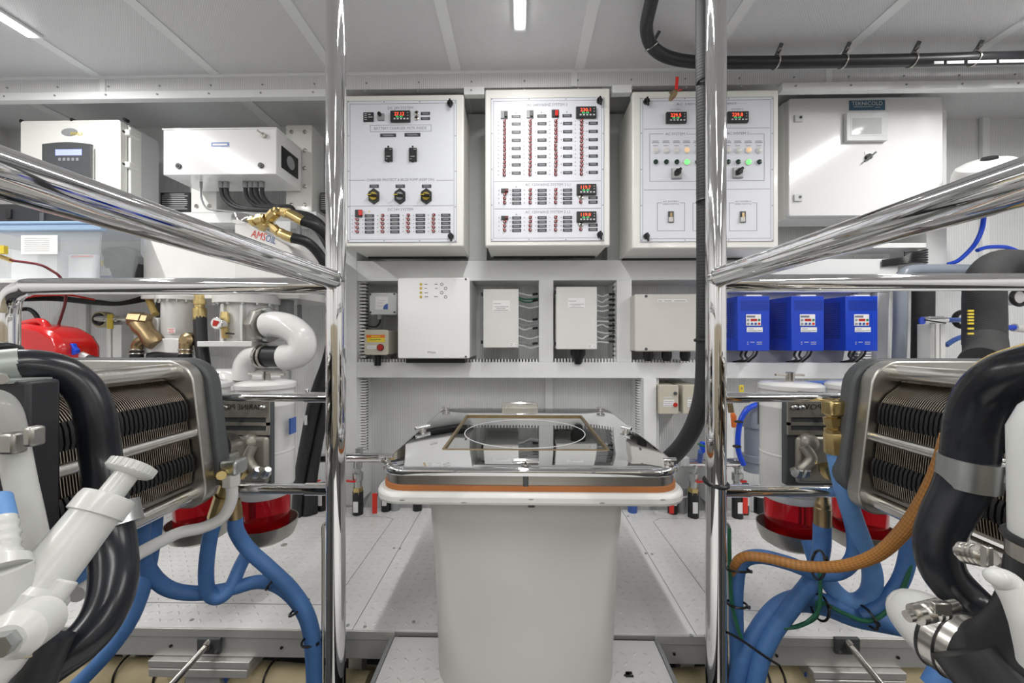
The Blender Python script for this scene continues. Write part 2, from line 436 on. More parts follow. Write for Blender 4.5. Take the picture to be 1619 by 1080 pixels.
B().box(-2.6, Y0 + .004, ZP - .02, 2.7, Y1, ZP - .0065).add('platform_deck', 'aluminium', pf)
for a, b in ((-2.6, -.352), (.375, 2.7)):
    B().box(a, Y0 - .004, ZP - .026, b, Y0, ZP - .002).add('edge_angle', 'aluminium', pf, bevel=.001)
    B().box(a, Y0 + .002, ZP - .085, b, Y0 + .03, ZP - .028).add('fascia', 'aluminium', pf, bevel=.002)
    B().box(a, Y0 + .001, ZP - .030, b, Y0 + .002, ZP - .027).add('fascia_groove', 'mid_grey', pf)
for px, py in ((270, 1013), (445, 1019), (1228, 1036), (1420, 1031), (1195, 1025), (1066, 1022)):
    c = P(px, py, Y0); B().cyl((c.x, Y0 - .002, ZP - .055), (c.x, Y0 + .004, ZP - .055), .004, n=8).add('bolt', 'black', pf)
# flush hatch outlines and screws in the platform
def groove(pts, par):
    b = B()
    for p, q in zip(pts, pts[1:]): b.bar(Vector((p[0], p[1], ZP + .0003)), Vector((q[0], q[1], ZP + .0003)), .003, .0008)
    b.add('hatch_groove', 'mid_grey', par)
groove([(-1.35, 1.80), (-.62, 1.80), (-.58, 1.78), (-.58, 1.24), (-.60, 1.20), (-1.35, 1.20)], plates[1])
groove([(1.45, 1.20), (.64, 1.20), (.60, 1.24), (.60, 1.78), (.64, 1.81), (1.45, 1.81)], plates[3])
s0 = None
for i, (px, py) in enumerate(((623, 869), (632, 870), (550, 993), (577, 995), (654, 986), (1021, 873), (1031, 874), (1093, 1001), (1117, 1001), (993, 815), (303, 988))):
    yy = .82 * F / (py - CY); c = P(px, py, yy); c.z = ZP + .001
    if s0 is None: s0 = B().cyl(c - Vector((0, 0, .001)), c + Vector((0, 0, .001)), .005, n=10).add('plate_screw', 'mid_grey', plates[2])
    else: inst(s0, c, plates[2] if abs(c.x) < .48 else plates[1] if c.x < 0 else plates[3])
c = P(449, 866, .82 * F / (866 - CY)); B().cyl((c.x, c.y, ZP), (c.x, c.y, ZP + .002), .012, n=16).add('lift_ring', 'steel', plates[1])
# walkway plate that leads up to the platform
wk = thing('walkway', 'white tread plate walkway under the hatch pedestal with dark edges', 'walkway', (0, .6, ZP - .03))
plate(-.352, -.6, .372, 1.094, ZP - .014, wk)
for x in (-.358, .378): B().box(x - .005, -.6, ZP - .05, x + .005, 1.095, ZP - .012).add('edge_strip', 'mid_grey', wk)
B().box(-.35, -.6, ZP - .06, .37, 1.09, ZP - .021).add('walkway_frame', 'aluminium', wk)
for x in (-.3, .32):
    for y in (-.4, 1.0): B().box(x - .02, y - .02, FL, x + .02, y + .02, ZP - .06).add('leg', 'aluminium', wk)
for x in (-2.4, -1.2, -.5, .5, 1.2, 2.5):
    for y in (1.2, 1.8): B().box(x - .02, y - .02, FL, x + .02, y + .02, ZP - .02).add('leg', 'aluminium', pf)
c = P(995, 1065, .834 * F / (1065 - CY)); c.z = ZP - .013
b = B()
for i in range(5): b.box(c.x - .008 + random.uniform(-.006, .006), c.y + random.uniform(-.008, .008), c.z - .001, c.x + .004 + random.uniform(-.004, .01), c.y + random.uniform(-.004, .01), c.z + .003)
tag(b.add('tar_spot', 'black'), 'small black smear on the walkway plate right of the pedestal', 'stain')
# support blocks and slanted struts under the front edge
for sx, lab in ((-1, 'left'), (1, 'right')):
    x0, x1 = (-1.05, -.76) if sx < 0 else (.80, 1.05)
    sb = thing('support_bracket', 'grey aluminium block with slanted rod under platform edge, %s of walkway' % lab, 'bracket', ((x0 + x1) / 2, 1.1, FL), 'platform support brackets')
    B().box(x0, 1.085, ZP - .105, x1, 1.16, ZP - .086).add('upper_block', 'aluminium', sb, bevel=.002)
    B().box(x0 + .004, 1.083, ZP - .13, x1 - .004, 1.16, ZP - .107).add('lower_block', 'aluminium', sb, bevel=.002)
    px = 330 if sx < 0 else 1340
    m = P(px, 1022, 1.09); B().box(m.x - .033, 1.088, m.z - .022, m.x + .033, 1.098, m.z + .022).add('foot_plate', 'dark_iron', sb, bevel=.002)
    q = P(262 if sx < 0 else 1402, 1092, .98)
    B().tube([m + Vector((0, -.006, .008)), q], .0085, smooth=False).add('strut', 'steel', sb)
    B().cyl(m + Vector((0, -.012, .006)), m + Vector((0, .002, .009)), .012).add('strut_socket', 'steel', sb)
    for d in (-.024, .024): B().cyl((m.x + d, 1.084, m.z - .012), (m.x + d, 1.09, m.z - .012), .004, n=8).add('screw', 'zinc', sb)
    B().box((x0 + x1) / 2 - .05, 1.1, FL, (x0 + x1) / 2 + .05, 1.15, ZP - .13).add('column', 'aluminium', sb)
# ================================================================ wall cabinets with switch panels
def bars(par, m, rows, Y, h=.9, name='fine_print'):        # unreadably small print as flat bars
    b = B()
    for x0, x1, y in rows: b.pbox(x0, y - h / 2, x1, y + h / 2, Y, .0006)
    return b.add(name, m, par)
class Panel:
    def __init__(s, t, Y): s.t = t; s.Y = Y; s.src = {}
    def rep(s, key, px, py, make):                          # build once, then copies that share the mesh
        c = P(px, py, s.Y)
        if key not in s.src:
            o = make(px, py); s.src[key] = (o, WL[o.name] - c, [(k, WL[k.name] - c) for k in o.children]); return o
        o, d, ch = s.src[key]; n = inst(o, c + d, s.t)
        for k, dk in ch: inst(k, c + dk, n)
        return n
    def plate(s, px, py, wd=14.5, h=4.6, m='label_dark', pr=True):
        def mk(px, py):
            o = B().pbox(px - wd / 2, py - h / 2, px + wd / 2, py + h / 2, s.Y - .0018, .0018).add('name_plate', m, s.t)
            if pr: bars(o, 'mid_grey', [(px - wd * .36, px + wd * .3, py - .7), (px - wd * .3, px + wd * .36, py + .8)], s.Y - .0024, .8)
            return o
        return s.rep(('pl', wd, h, m, pr), px, py, mk)
    def breaker(s, px, py, tilt=1):
        def mk(px, py):
            c = P(px, py, s.Y); r = pxs(2.6, s.Y)
            o = B().cyl(c, c + Vector((0, -.004, 0)), r, n=12).add('breaker', 'burgundy', s.t)
            B().cyl(c + Vector((0, -.003, 0)), c + Vector((tilt * .007, -.013, .002)), .0027, .0019, n=8).add('toggle', 'toggle_red', o)
            B().cyl(c + Vector((0, -.004, 0)), c + Vector((0, -.0055, 0)), r * .5, n=10).add('centre_ring', 'light_grey', o)
            return o
        return s.rep(('br', tilt), px, py, mk)
    def dot(s, px, py, m='mid_grey', r=.9):
        def mk(px, py):
            c = P(px, py, s.Y); return B().cyl(c, c + Vector((0, -.0015, 0)), pxs(r, s.Y), n=8).add('screw' if m == 'mid_grey' else 'indicator', m, s.t)
        return s.rep(('dot', m, r), px, py, mk)
    def meter(s, x0, y0, x1, y1, dig, low='0.0'):
        o = B().pbox(x0, y0, x1, y1, s.Y - .012, .012).add('panel_meter', 'black_plate', s.t, bevel=.001)
        Y = s.Y - .0125; wd = x1 - x0; h = y1 - y0; xm = (x0 + x1) / 2 - wd * .04
        text(dig, xm, y0 + h * .32, Y, h * .30, 'led_red', o, wd * .50, 'led_digits')
        text(low, xm, y0 + h * .58, Y, h * .15, 'led_green', o, wd * .34, 'led_digits')
        for i in range(5):
            cx = x0 + wd * (.22 + .165 * i); B().pbox(cx - .045 * wd, y1 - h * .3, cx + .045 * wd, y1 - h * .17, Y, .0006).add('button', 'light_grey', o)
        for f in (.2, .45): B().pbox(x1 - wd * .14, y0 + h * f - .4, x1 - wd * .08, y0 + h * f + .5, Y, .0006).add('button', 'light_grey', o)
        return o
    def frame(s, x0, y0, x1, y1, wd=.55, m='print_grey', gap=None, name='printed_frame'):
        b = B(); Y = s.Y - .0005
        for q in ((x0, y0, x1, y0 + wd), (x0, y1 - wd, x1, y1), (x0, y0, x0 + wd, y1), (x1 - wd, y0, x1, y1)):
            if gap and q[1] == y0 and q[3] == y0 + wd:
                u = x0
                for g0, g1 in gap: b.pbox(u, q[1], g0, q[3], Y, .0005); u = g1
                b.pbox(u, q[1], x1, q[3], Y, .0005)
            else: b.pbox(*q, Y, .0005)
        return b.add(name, m, s.t)
    def line(s, x0, x1, y, gap=None):
        b = B(); Y = s.Y - .0005
        if gap: b.pbox(x0, y - .3, gap[0], y + .3, Y, .0005); b.pbox(gap[1], y - .3, x1, y + .3, Y, .0005)
        else: b.pbox(x0, y - .3, x1, y + .3, Y, .0005)
        return b.add('printed_line', 'print_grey', s.t)
    def latch(s, px, py):
        def mk(px, py):
            c = P(px, py, s.Y); o = B().cyl(c, c + Vector((0, -.012, 0)), pxs(4.6, s.Y), n=16).add('latch', 'black', s.t, bevel=.001)
            B().bar(c + Vector((0, -.016, .013)), c + Vector((.004, -.016, -.024)), .008, .008, (0, 1, 0)).add('latch_lever', 'black', o, bevel=.002)
            return o
        return s.rep('latch', px, py, mk)
    def label(s, tx, px, py, h, wd=None, m='print_grey'): return text(tx, px, py, s.Y, h, m, s.t, wd)
def cabinet(label, x0, y0, x1, y1, Yf, Yb, panel, bevel=.004, m='cream_white'):
    a, b, c, d = Rr(x0, y0, x1, y1, Yf)
    t = thing('switch_cabinet', label, 'cabinet', ((a + c) / 2, Yb, b), 'wall cabinets with switch panels')
    B().box(a, Yf, b, c, Yf + .035, d).add('door_frame', m, t, bevel=.006)
    B().box(a + .006, Yf + .036, b + .006, c - .006, Yb, d - .006).add('body', m, t, bevel=.003)
    B().box(a + .02, Yb - .02, b - .002, c - .02, Yb, b + .008).add('cable_slot', 'black', t)
    p0, q0, p1, q1 = panel
    B().pbox(p0, q0, p1, q1, Yf - .003, .004).add('front_panel', 'panel_white', t, bevel=.0006)
    pn = Panel(t, Yf - .003)
    pn.frame(p0, q0, p1, q1, .5); pn.frame(p0 + 4, q0 + 4.5, p1 - 4, q1 - 4.5, .5)
    n = 3
    for i in range(n + 1):
        fx = p0 + 2 + (p1 - p0 - 4) * i / n
        pn.dot(fx, q0 + 2.3); pn.dot(fx, q1 - 2.3)
    for i in range(1, 4):
        fy = q0 + (q1 - q0) * i / 4; pn.dot(p0 + 2, fy); pn.dot(p1 - 2, fy)
    return t, pn
YC = 1.68
# --- DC cabinet
t, p = cabinet('white switch cabinet with three yellow-marked rotary switches, left of three', 542, 150, 733, 390, YC, 1.93, (549, 159, 722, 383))
p.label('DC 24V SYSTEM', 633, 170.6, 4.2, 40)
o = B().pbox(574.5, 177.5, 590.5, 192.5, p.Y - .003, .003).add('control_block', 'black_plate', t)
bars(o, 'light_grey', [(576, 580, 180), (576, 580, 183), (576, 580, 186), (576, 580, 189), (582, 586, 181), (582, 589, 185)], p.Y - .0036, 1.1)
o = B().pbox(596.5, 179, 607, 189.5, p.Y - .008, .008).add('selector_switch', 'mid_grey', t, bevel=.001)
c = P(601.5, 183, p.Y); B().cyl(c + Vector((0, -.008, 0)), c + Vector((0, -.018, 0)), .008).add('knob', 'black', o)
p.meter(617, 174.5, 648, 191.5, '27.12')
for y in (179.3, 187.3):
    c = P(659, y, p.Y); o = B().lathe(c, c + Vector((0, -.006, 0)), ((0, .0098), (.7, .0098), (1, .007))).add('push_button', 'steel', t)
    B().cyl(c + Vector((0, -.006, 0)), c + Vector((0, -.008, 0)), .005).add('button_cap', 'black', o)
    p.plate(672.5, y, 14.5, 4.6)
p.frame(585, 197.5, 682, 208); p.label('BATTERY CHARGER MSTR INSIDE', 633, 202.8, 4.3, 84)
p.plate(613.5, 213.8, 25, 5.4); p.plate(652, 213, 25, 5.4)
for x, tx in ((614, 'PNL ALARM'), (652.5, 'SERVICE')):
    o = B().pbox(x - 6, 233.5, x + 6, 254, p.Y - .010, .010).add('rocker_switch', 'black_plate', t, bevel=.001)
    bars(o, 'light_grey', [(x + 1.5, x + 5, 236), (x - 3.5, x + 3, 247), (x - 4, x - 2, 251)], p.Y - .0106, .8)
    for y in (232, 255.5): p.dot(x, y, 'black', 1.5)
p.line(551, 717, 285, (577, 690)); p.label('CHARGER PROTECT & BILGE PUMP (KEEP ON)', 633, 284.8, 5.2, 108)
for x, gl in ((591.5, 1), (632.7, 2), (674.3, 1)):
    p.plate(x, 294.3, 14.5, 5.0)
    pts = []
    for dx, dy in ((0, 13), (8.4, 7), (8.4, -6.5), (0, -12.5), (-8.4, -6.5), (-8.4, 7)):
        v = P(x + dx, 311 - dy, p.Y); pts.append((v.x, v.z))
    o = B().prism(pts, p.Y - .006, p.Y).add('rotary_switch', 'black_plate', t, bevel=.001)
    c = P(x, 311, p.Y); B().cyl(c + Vector((0, -.006, 0)), c + Vector((0, -.011, 0)), pxs(6.2, YC)).add('dial', 'gold' if gl == 1 else 'mid_grey', o)
    B().bar(c + Vector((-.02, -.018, .002)), c + Vector((.02, -.018, -.002)), .009, .014, (0, 1, 0)).add('switch_handle', 'black', o, bevel=.002)
    B().bar(c + Vector((-.021, -.0255, .0)), c + Vector((-.004, -.0255, .0)), .003, .002, (0, 1, 0)).add('pointer_mark', 'yellow', o)
    for y in (301.5, 320.5): p.dot(x, y, 'label_white', 1.3)
p.line(551, 717, 325.5); p.label('DC 24V SYSTEM', 633, 331.2, 4.0, 40)
o = B().pbox(561.2, 331.5, 572.2, 343, p.Y - .006, .006).add('main_breaker', 'black_plate', t)
B().pbox(566.5, 332, 572, 340, p.Y - .014, .009).add('main_toggle', 'red_plastic', o, bevel=.001)
p.dot(584, 334.3, 'yellow', 1.2)
for ci, x in enumerate((564.5, 604.5, 645, 685)):
    for r in range(5):
        y = 341.3 + 6.35 * r - ci * .35
        if not (ci == 0 and r == 0): p.breaker(x + .8, y, -1 if r > 0 else 1)
        p.plate(x + 19.5, y, 14.6, 4.6); p.dot(x - 7.5, y, 'mid_grey', .8); p.dot(x + 9, y, 'mid_grey', .8)
p.latch(712, 164.5); p.latch(713, 374)
# --- AC cabinet, middle
t, p = cabinet('white switch cabinet full of small red breaker toggles, middle of three', 767, 140, 964.5, 389, YC, 1.93, (776, 154.5, 955, 381))
p.label('AC 240V/60HZ SYSTEM 2', 865, 165.7, 4.2, 64)
for i, x in enumerate((797.5, 838, 878)):
    o = B().pbox(x - 5.6, 175 - i * .9, x + 5.6, 186.5 - i * .9, p.Y - .006, .006).add('main_breaker', ('mid_grey', 'mid_grey', 'black_plate')[i], t)
    B().pbox(x, 175.5 - i, x + 4.6, 184 - i, p.Y - .014, .009).add('main_toggle', ('black', 'black', 'red_plastic')[i], o, bevel=.001)
    p.plate(x + 18.5, 184 - i * .6); p.dot(x + 18, 178.8 - i * .8, 'mid_grey', 1.0)
p.meter(911, 168, 943, 185.2, '230.1')
for ci, x in enumerate((797.5, 838, 878.5, 919)):
    for r in range(7):
        y = 195.7 + 12.95 * r - ci * .35
        tl = -1 if r == 6 or (ci == 2 and r == 3) else 1
        p.breaker(x, y - 3.1, tl); p.breaker(x, y + 3.1, tl); p.plate(x + 18.8, y)
        p.dot(x - 9.5, y - 3, 'mid_grey', .8); p.dot(x - 9.5, y + 3, 'mid_grey', .8); p.dot(x + 8.7, y, 'mid_grey', .9)
for k, (y0, tx, dg) in enumerate(((286.5, 'AC 120V/60HZ SYSTEM 2 L1', '119.7'), (329.8, 'AC 120V/60HZ SYSTEM 2 L2', '119.8'))):
    p.line(781, 950, y0); p.label(tx, 866, y0 + 5.4, 4.2, 71)
    for ci, x in enumerate((798, 838.3, 878.3)):
        for r in range(4):
            y = y0 + 14.5 + 6.6 * r - ci * .3
            if ci == 0 and r == 0:
                o = B().pbox(x - 5.6, y - 3, x + 5.6, y + 2.8, p.Y - .006, .006).add('main_breaker', 'black_plate', t)
                B().pbox(x + .5, y - 2.4, x + 5, y + 1, p.Y - .013, .008).add('main_toggle', 'burgundy', o, bevel=.001)
            else: p.breaker(x, y, 1 if r < 2 else -1)
            p.plate(x + 18.8, y); p.dot(x - 9.3, y, 'mid_grey', .8); p.dot(x + 8.8, y, 'mid_grey', .9)
    p.dot(816.3, y0 + 9.2, 'mid_grey', 1.0)
    p.meter(912, y0 + 4.2, 943, y0 + 20.8, dg)
    c = P(918.3, y0 + 25.7, p.Y); o = B().lathe(c, c + Vector((0, -.006, 0)), ((0, .010), (.7, .010), (1, .007))).add('push_button', 'steel', t)
    B().cyl(c + Vector((0, -.006, 0)), c + Vector((0, -.008, 0)), .004).add('button_cap', 'black', o)
    p.breaker(918, y0 + 33, -1); p.plate(937.5, y0 + 26); p.plate(937.5, y0 + 32.8)
p.latch(947.5, 160.5); p.latch(948, 371.5)
# --- AC cabinet, right
t, p = cabinet('white switch cabinet with green lit buttons behind the steel post, right of three', 1000, 143, 1231, 392.5, YC, 1.93, (1012, 154, 1223, 382))
p.label('AC 240V/60HZ EQUIPMENT', 1117, 164.6, 4.2, 94)
p.label('SYSTEM 1', 1069, 173.6, 2.6, 18); p.label('SYSTEM 2', 1166, 172.7, 2.6, 18)
p.meter(1054, 176.5, 1086, 193.5, '229.5'); p.meter(1151, 175.7, 1184, 192.7, '229.8')
p.line(1018, 1217, 203)
p.frame(1027, 211.5, 1208.5, 286.5, gap=((1049, 1088), (1148, 1185)))
p.label('AC SYSTEM 1', 1069, 211.8, 4.0, 34); p.label('AC SYSTEM 2', 1166.5, 211, 4.0, 34)
for x in (1036.3, 1053, 1069.5, 1085.5, 1102, 1134, 1150.3, 1166.3, 1183, 1199.6):
    lit = x in (1085.5, 1183)
    bars(t, 'print_grey', [(x - 5, x + 5, 223), (x - 6, x + 6, 225.6), (x - 4, x + 4, 230.5)], p.Y - .0006, .9)
    for y, r, m, nm in ((238, 5.3, 'lamp_warm' if lit else 'lamp_clear', 'signal_lamp'), (256.8, 5.0, 'lit_green' if lit else 'green_dark', 'push_button')):
        c = P(x, y, p.Y); o = B().cyl(c, c + Vector((0, -.004, 0)), pxs(r, YC)).add(nm, 'panel_white' if not (lit and nm == 'push_button') else 'lamp_clear', t, bevel=.001)
        B().lathe(c + Vector((0, -.004, 0)), c + Vector((0, -.009, 0)), ((0, pxs(r * .76, YC)), (.6, pxs(r * .74, YC)), (1, pxs(r * .45, YC)))).add('lens', m, o)
for x, y in ((1070, 274), (1167, 273)):
    o = B().pbox(x - 8.3, y - 8.3, x + 8.3, y + 8.6, p.Y - .006, .006).add('rotary_switch', 'mid_grey', t, bevel=.002)
    B().pbox(x - 6.5, y - 7.5, x + 8, y + 6.5, p.Y - .008, .003).add('switch_face', 'light_grey', o)
    c = P(x + .7, y - 1, p.Y - .008); B().bar(c + Vector((-.011, -.010, -.013)), c + Vector((.011, -.010, .013)), .012, .02, (0, 1, 0)).add('switch_handle', 'black', o, bevel=.003)
    B().cyl(c, c + Vector((0, -.012, 0)), .013).add('switch_knob', 'black', o)
p.line(1018, 1217, 299.5); p.label('MAIN SWITCH', 1117.5, 305.8, 3.6, 34)
for x, n in ((1061, '1'), (1117.5, None), (1175, '2')):
    p.frame(x - 22, 320.5, x + 22, 365, gap=((x - 14, x + 14),) if n else None)
    if n:
        p.label('AC SYSTEM ' + n, x, 318.6, 2.4, 25); p.label('MAIN SWITCH', x, 322.6, 2.4, 25)
    o = B().pbox(x - 4.3, 334, x + 4.3, 351.5, p.Y - .004, .004).add('main_switch', 'dark_iron', t)
    B().pbox(x - 3.2, 343, x + 3.4, 350.5, p.Y - .010, .007).add('switch_lever', 'offwhite_box', o, bevel=.001)
    B().pbox(x - 1.4, 336, x + 2, 347, p.Y - .007, .004).add('switch_slot', 'bronze', o)
p.latch(1021.5, 161.5); p.latch(1021.5, 374)
# red valve lever above the right cabinet
c = P(1066, 148, 1.60)
t = thing('valve_lever', 'small brass valve with upright red lever above right switch cabinet', 'valve', c)
B().lathe(c - Vector((0, .02, 0)), c + Vector((0, .04, 0)), ((0, .008), (.3, .013), (.6, .013), (1, .008)), 12).add('valve_body', 'bronze', t)
B().bar(c + Vector((0, -.02, .004)), c + Vector((.004, -.02, .054)), .012, .005, (0, 1, 0)).add('lever', 'red_plastic', t, bevel=.001)
B().bar(c + Vector((0, -.012, 0)), c + Vector((.018, -.03, -.002)), .005, .005).add('lever_tail', 'red_print', t)
B().cyl(c, c + Vector((0, 0.04, .03)), .006).add('valve_pipe', 'bronze', t)

# --- big glossy cabinet with touch screen
Yt = 1.83
a, b_, c_, d = Rr(1247, 154, 1491, 341, Yt)
t = thing('control_cabinet', 'wide glossy white cabinet with grey touch screen at upper right', 'cabinet', ((a + c_) / 2, 1.93, b_))
B().prism(rrect(a, b_, c_, d, .01, 3), Yt, Yt + .03).add('door', 'gloss_white', t, bevel=.003)
B().box(a - .0, Yt + .031, b_ - .004, c_ + .0, 1.99, d + .002).add('body', 'cream_white', t, bevel=.003)
B().box(c_ + .002, Yt + .05, b_, c_ + .03, 1.93, d - .05).add('side_bracket', 'white_paint', t)
B().pbox(1235, 291, 1240, 328, 1.9, .01).add('side_vent', 'black', t)
for x0, y0 in ((1257, 181), (1256, 307)):
    o = B().pbox(x0, y0, x0 + 13, y0 + 11, Yt - .008, .008).add('hinge', 'light_grey', t, bevel=.002)
    q = P(x0 + 9, y0 + 4.5, Yt - .008); B().cyl(q, q + Vector((0, -.002, 0)), .006).add('hinge_screw', 'black', o)
o = B().pbox(1343, 158.5, 1399.5, 174, Yt - .002, .002).add('brand_plate', 'teal_plate', t)
text('TEKNICOLD', 1371, 163.6, Yt - .002, 6.2, 'label_white', o, 47); bars(o, 'light_grey', [(1350, 1380, 168.6), (1384, 1392, 169.5)], Yt - .0026, .8)
o = B().pbox(1338.5, 176.5, 1404, 222.5, Yt - .02, .02).add('touch_screen', 'light_grey', t, bevel=.003)
B().pbox(1345, 184.5, 1398, 214.5, Yt - .0208, .002).add('screen_bezel', 'light_grey', o); B().pbox(1347.5, 186.5, 1394, 212, Yt - .0212, .002).add('screen', 'screen_grey', o)
q = P(1371.5, 249, Yt); o = B().cyl(q, q + Vector((0, -.012, 0)), .013).add('key_lock', 'black', t)
B().bar(q + Vector((-.024, -.014, -.024)), q + Vector((.026, -.014, .018)), .006, .006, (0, 1, 0)).add('key', 'dark_iron', o)
B().pbox(1367, 240, 1376, 244, Yt - .002, .002).add('lock_label', 'label_white', t)

# --- inverter box with blue display, far left
Yi = 1.76
a, b_, c_, d = Rr(32, 190, 190, 352, Yi)
t = thing('inverter_box', 'tall pale box with dark display panel and blue lit screen, upper left', 'inverter', ((a + c_) / 2, 1.95, b_))
B().prism(rrect(a, b_, c_, d, .012, 3), Yi, Yi + .035).add('cover', 'cream_white', t, bevel=.003)
B().box(a + .008, Yi + .036, b_ + .006, c_ + .004, 1.95, d - .004).add('body', 'light_grey', t, bevel=.003)
B().box(c_ - .01, Yi + .036, b_, c_ + .012, Yi + .09, d - .014).add('side_flange', 'cream_white', t, bevel=.002)
for z in (d - .06, d - .21):
    o = B().box(c_ - .012, Yi + .02, z, c_ + .022, Yi + .075, z + .028).add('catch', 'cream_white', t, bevel=.004)
    B().cyl((c_ - .004, Yi + .01, z + .014), (c_ - .004, Yi + .022, z + .014), .007, n=10).add('catch_screw', 'black', o)
for px, py in ((32.5, 191), (113, 189), (196, 188)):
    q = P(px, py, Yi); B().cyl(q, q + Vector((0, .02, 0)), .008, n=10).add('corner_screw', 'black', t)
pts = [(lambda v: (v.x, v.z))(P(71 + 77 * i / 10, 229.5 - 2.5 * math.sin(PI * i / 10) * 1.2, Yi)) for i in range(11)]
z0 = P(110, 305, Yi).z
o = B().prism(pts + [(pts[-1][0], z0), (pts[0][0], z0)], Yi - .012, Yi).add('display_panel', 'dark_iron', t, bevel=.002)
B().pbox(87.5, 236, 129, 245.5, Yi - .0128, .002).add('screen', 'lcd_blue', o)
for i in range(5): B().pbox(92 + 7 * i, 249.5, 96 + 7 * i, 254, Yi - .0128, .002).add('button', 'mid_grey', o)
B().pbox(144.5, 231, 147, 300, Yi - .0128, .002).add('trim_bar', 'zinc', o)
q = P(110, 209, Yi); o = B().ball(q, pxs(14, Yi), .003, pxs(6.6, Yi)).add('logo_oval', 'mid_grey', t)
text('PMAX', 121.5, 211.5, Yi - .0035, 5, 'yellow', o, 20)

# --- flat box with fan grille and cables below
Yj = 1.72
a, b_, c_, d = Rr(258, 204, 437, 276, Yj)
t = thing('charger_box', 'wide white box with fan grille on its right side, cables below', 'charger', ((a + c_) / 2, 1.93, b_))
B().box(a, Yj, b_, c_, 1.92, d).add('body', 'gloss_white', t, bevel=.003)
B().box(a - .003, Yj - .003, d - .002, c_ + .003, 1.92, d + .004).add('lid_edge', 'white_paint', t, bevel=.001)
g = B().prismz([(c_ + .001, Yj + .035), (c_ + .004, Yj + .035), (c_ + .004, Yj + .165), (c_ + .001, Yj + .165)], b_ + .045, d - .06).add('fan_grille', 'black', t)
B().cyl((c_ + .004, Yj + .1, (b_ + d) / 2 - .008), (c_ + .007, Yj + .1, (b_ + d) / 2 - .008), .03).add('fan_hub', 'mid_grey', g)
o = B().pbox(333.5, 225, 362, 232, Yj - .001, .001).add('maker_label', 'blue_plate', t); bars(o, 'label_white', [(336, 359, 228.5)], Yj - .0016, 2.6)
for x, y in ((283, 263), (413, 262)):
    q = P(x, y, Yj); o = B().cyl(q, q + Vector((0, -.006, 0)), .012).add('lock', 'dark_iron', t); B().cyl(q + Vector((0, -.006, 0)), q + Vector((0, -.0075, 0)), .005, n=8).add('lock_core', 'black', o)
q = P(418, 215, Yj); o = B().cyl(q, q + Vector((0, -.012, 0)), .012).add('toggle_switch', 'steel', t); B().cyl(q + Vector((0, -.01, 0)), q + Vector((-.014, -.03, .01)), .004, n=8).add('toggle', 'steel', o)
for i, (x, y) in enumerate(((318, 293), (350, 293), (358, 297), (388, 292), (397, 297), (405, 292), (414, 297))):
    q = P(x, y, 1.80); q.z = b_; B().cyl(q, q - Vector((0, 0, .03)), .006 if i == 0 else .012, n=12).add('cable_gland', 'mid_grey', t)
# mounting strips with bolts behind the charger
for k, (x0, x1, y0, y1, lab) in enumerate(((452, 493, 198, 335, 'white mounting strip with round bolts, right of charger box'), (302, 342, 240, 337, 'white mounting strip with two bolts, below charger box'))):
    q = Rr(x0, y0, x1, y1, 1.93); t = thing('mounting_strip', lab, 'bracket', ((q[0] + q[2]) / 2, 2.0, q[1]), 'mounting strips of the charger')
    B().pbox(x0, y0, x1, y1, 1.93, .12).add('strip', 'white_paint', t, bevel=.002)
    for yy in (((209, 238, 266, 295, 324)) if k == 0 else (326,)):
        for xx in ((x0 + 9, x1 - 11) if yy in (209, 324, 326) else (x1 - 11,)):
            v = P(xx, yy, 1.93); B().lathe(v, v - Vector((0, .008, 0)), ((0, .010), (.5, .010), (1, .005)), 12).add('bolt', 'steel', t)
trim(B().pbox(246, 335, 500, 352, 1.93, .12), 'white_frame')
# engraved black notice plates
for x0, x1, lab in ((253.5, 300, 'black notice plate with white fine print below the charger box'), (506.5, 516.5, 'narrow black notice plate half hidden by the left steel post')):
    q = Rr(x0, 304.5, x1, 334, 1.99); t = tag(B().pbox(x0, 304.5, x1, 334, 1.99, .05).add('notice_plate', 'black_plate'), lab, 'sign', 'notice plates')
    rows = [(x0 + (6 if i == 0 else 2.5) * (x1 - x0) / 47, x1 - random.uniform(3, 9) * (x1 - x0) / 47, 307 + 2.9 * i) for i in range(9)]
    bars(t, 'light_grey', rows, 1.9892, .9)
# ================================================================ boxes on the lower frame
def wbox(name, label, cat, x0, y0, x1, y1, Yf, Yb, m, r=.008, bevel=.003, group=None):
    a, b, c, d = Rr(x0, y0, x1, y1, Yf); t = thing(name, label, cat, ((a + c) / 2, Yb, b), group)
    o = B().prism(rrect(a, b, c, d, r, 3), Yf, Yf + .02).add('cover', m, t, bevel=bevel)
    B().box(a + .003, Yf + .021, b + .003, c - .003, Yb, d - .003).add('body', m, t, bevel=.002)
    return t, o
def screws(t, pts, Y, r=.005, m='dark_iron'):
    for x, y in pts:
        v = P(x, y, Y); B().cyl(v, v - Vector((0, .002, 0)), r, n=10).add('screw', m, t)
t, o = wbox('sensor_box', 'small grey box with white square label and blue swirl', 'box', 584, 463, 627, 497.5, 1.88, YW, 'light_grey')
screws(t, ((585.5, 465.5), (623.5, 465), (585.8, 494), (623.8, 493.7)), 1.88)
l = B().pbox(593.5, 469, 613.5, 489.5, 1.8792, .001).add('label', 'label_white', t); bars(l, 'light_grey', [(598, 610, 475), (596, 606, 479), (597, 610, 484)], 1.8786, 1)
pts = [(lambda v: (v.x, v.z))(P(613.3 - 7.5 * math.sin(PI / 2 * i / 6), 489 - 9 * (math.cos(PI / 2 * i / 6)), 1.8785)) for i in range(7)]
q = P(613.3, 489.2, 1.8785); B().prism(pts + [(q.x, q.z)], 1.8780, 1.8790).add('logo_swirl', 'blue_plate', l)
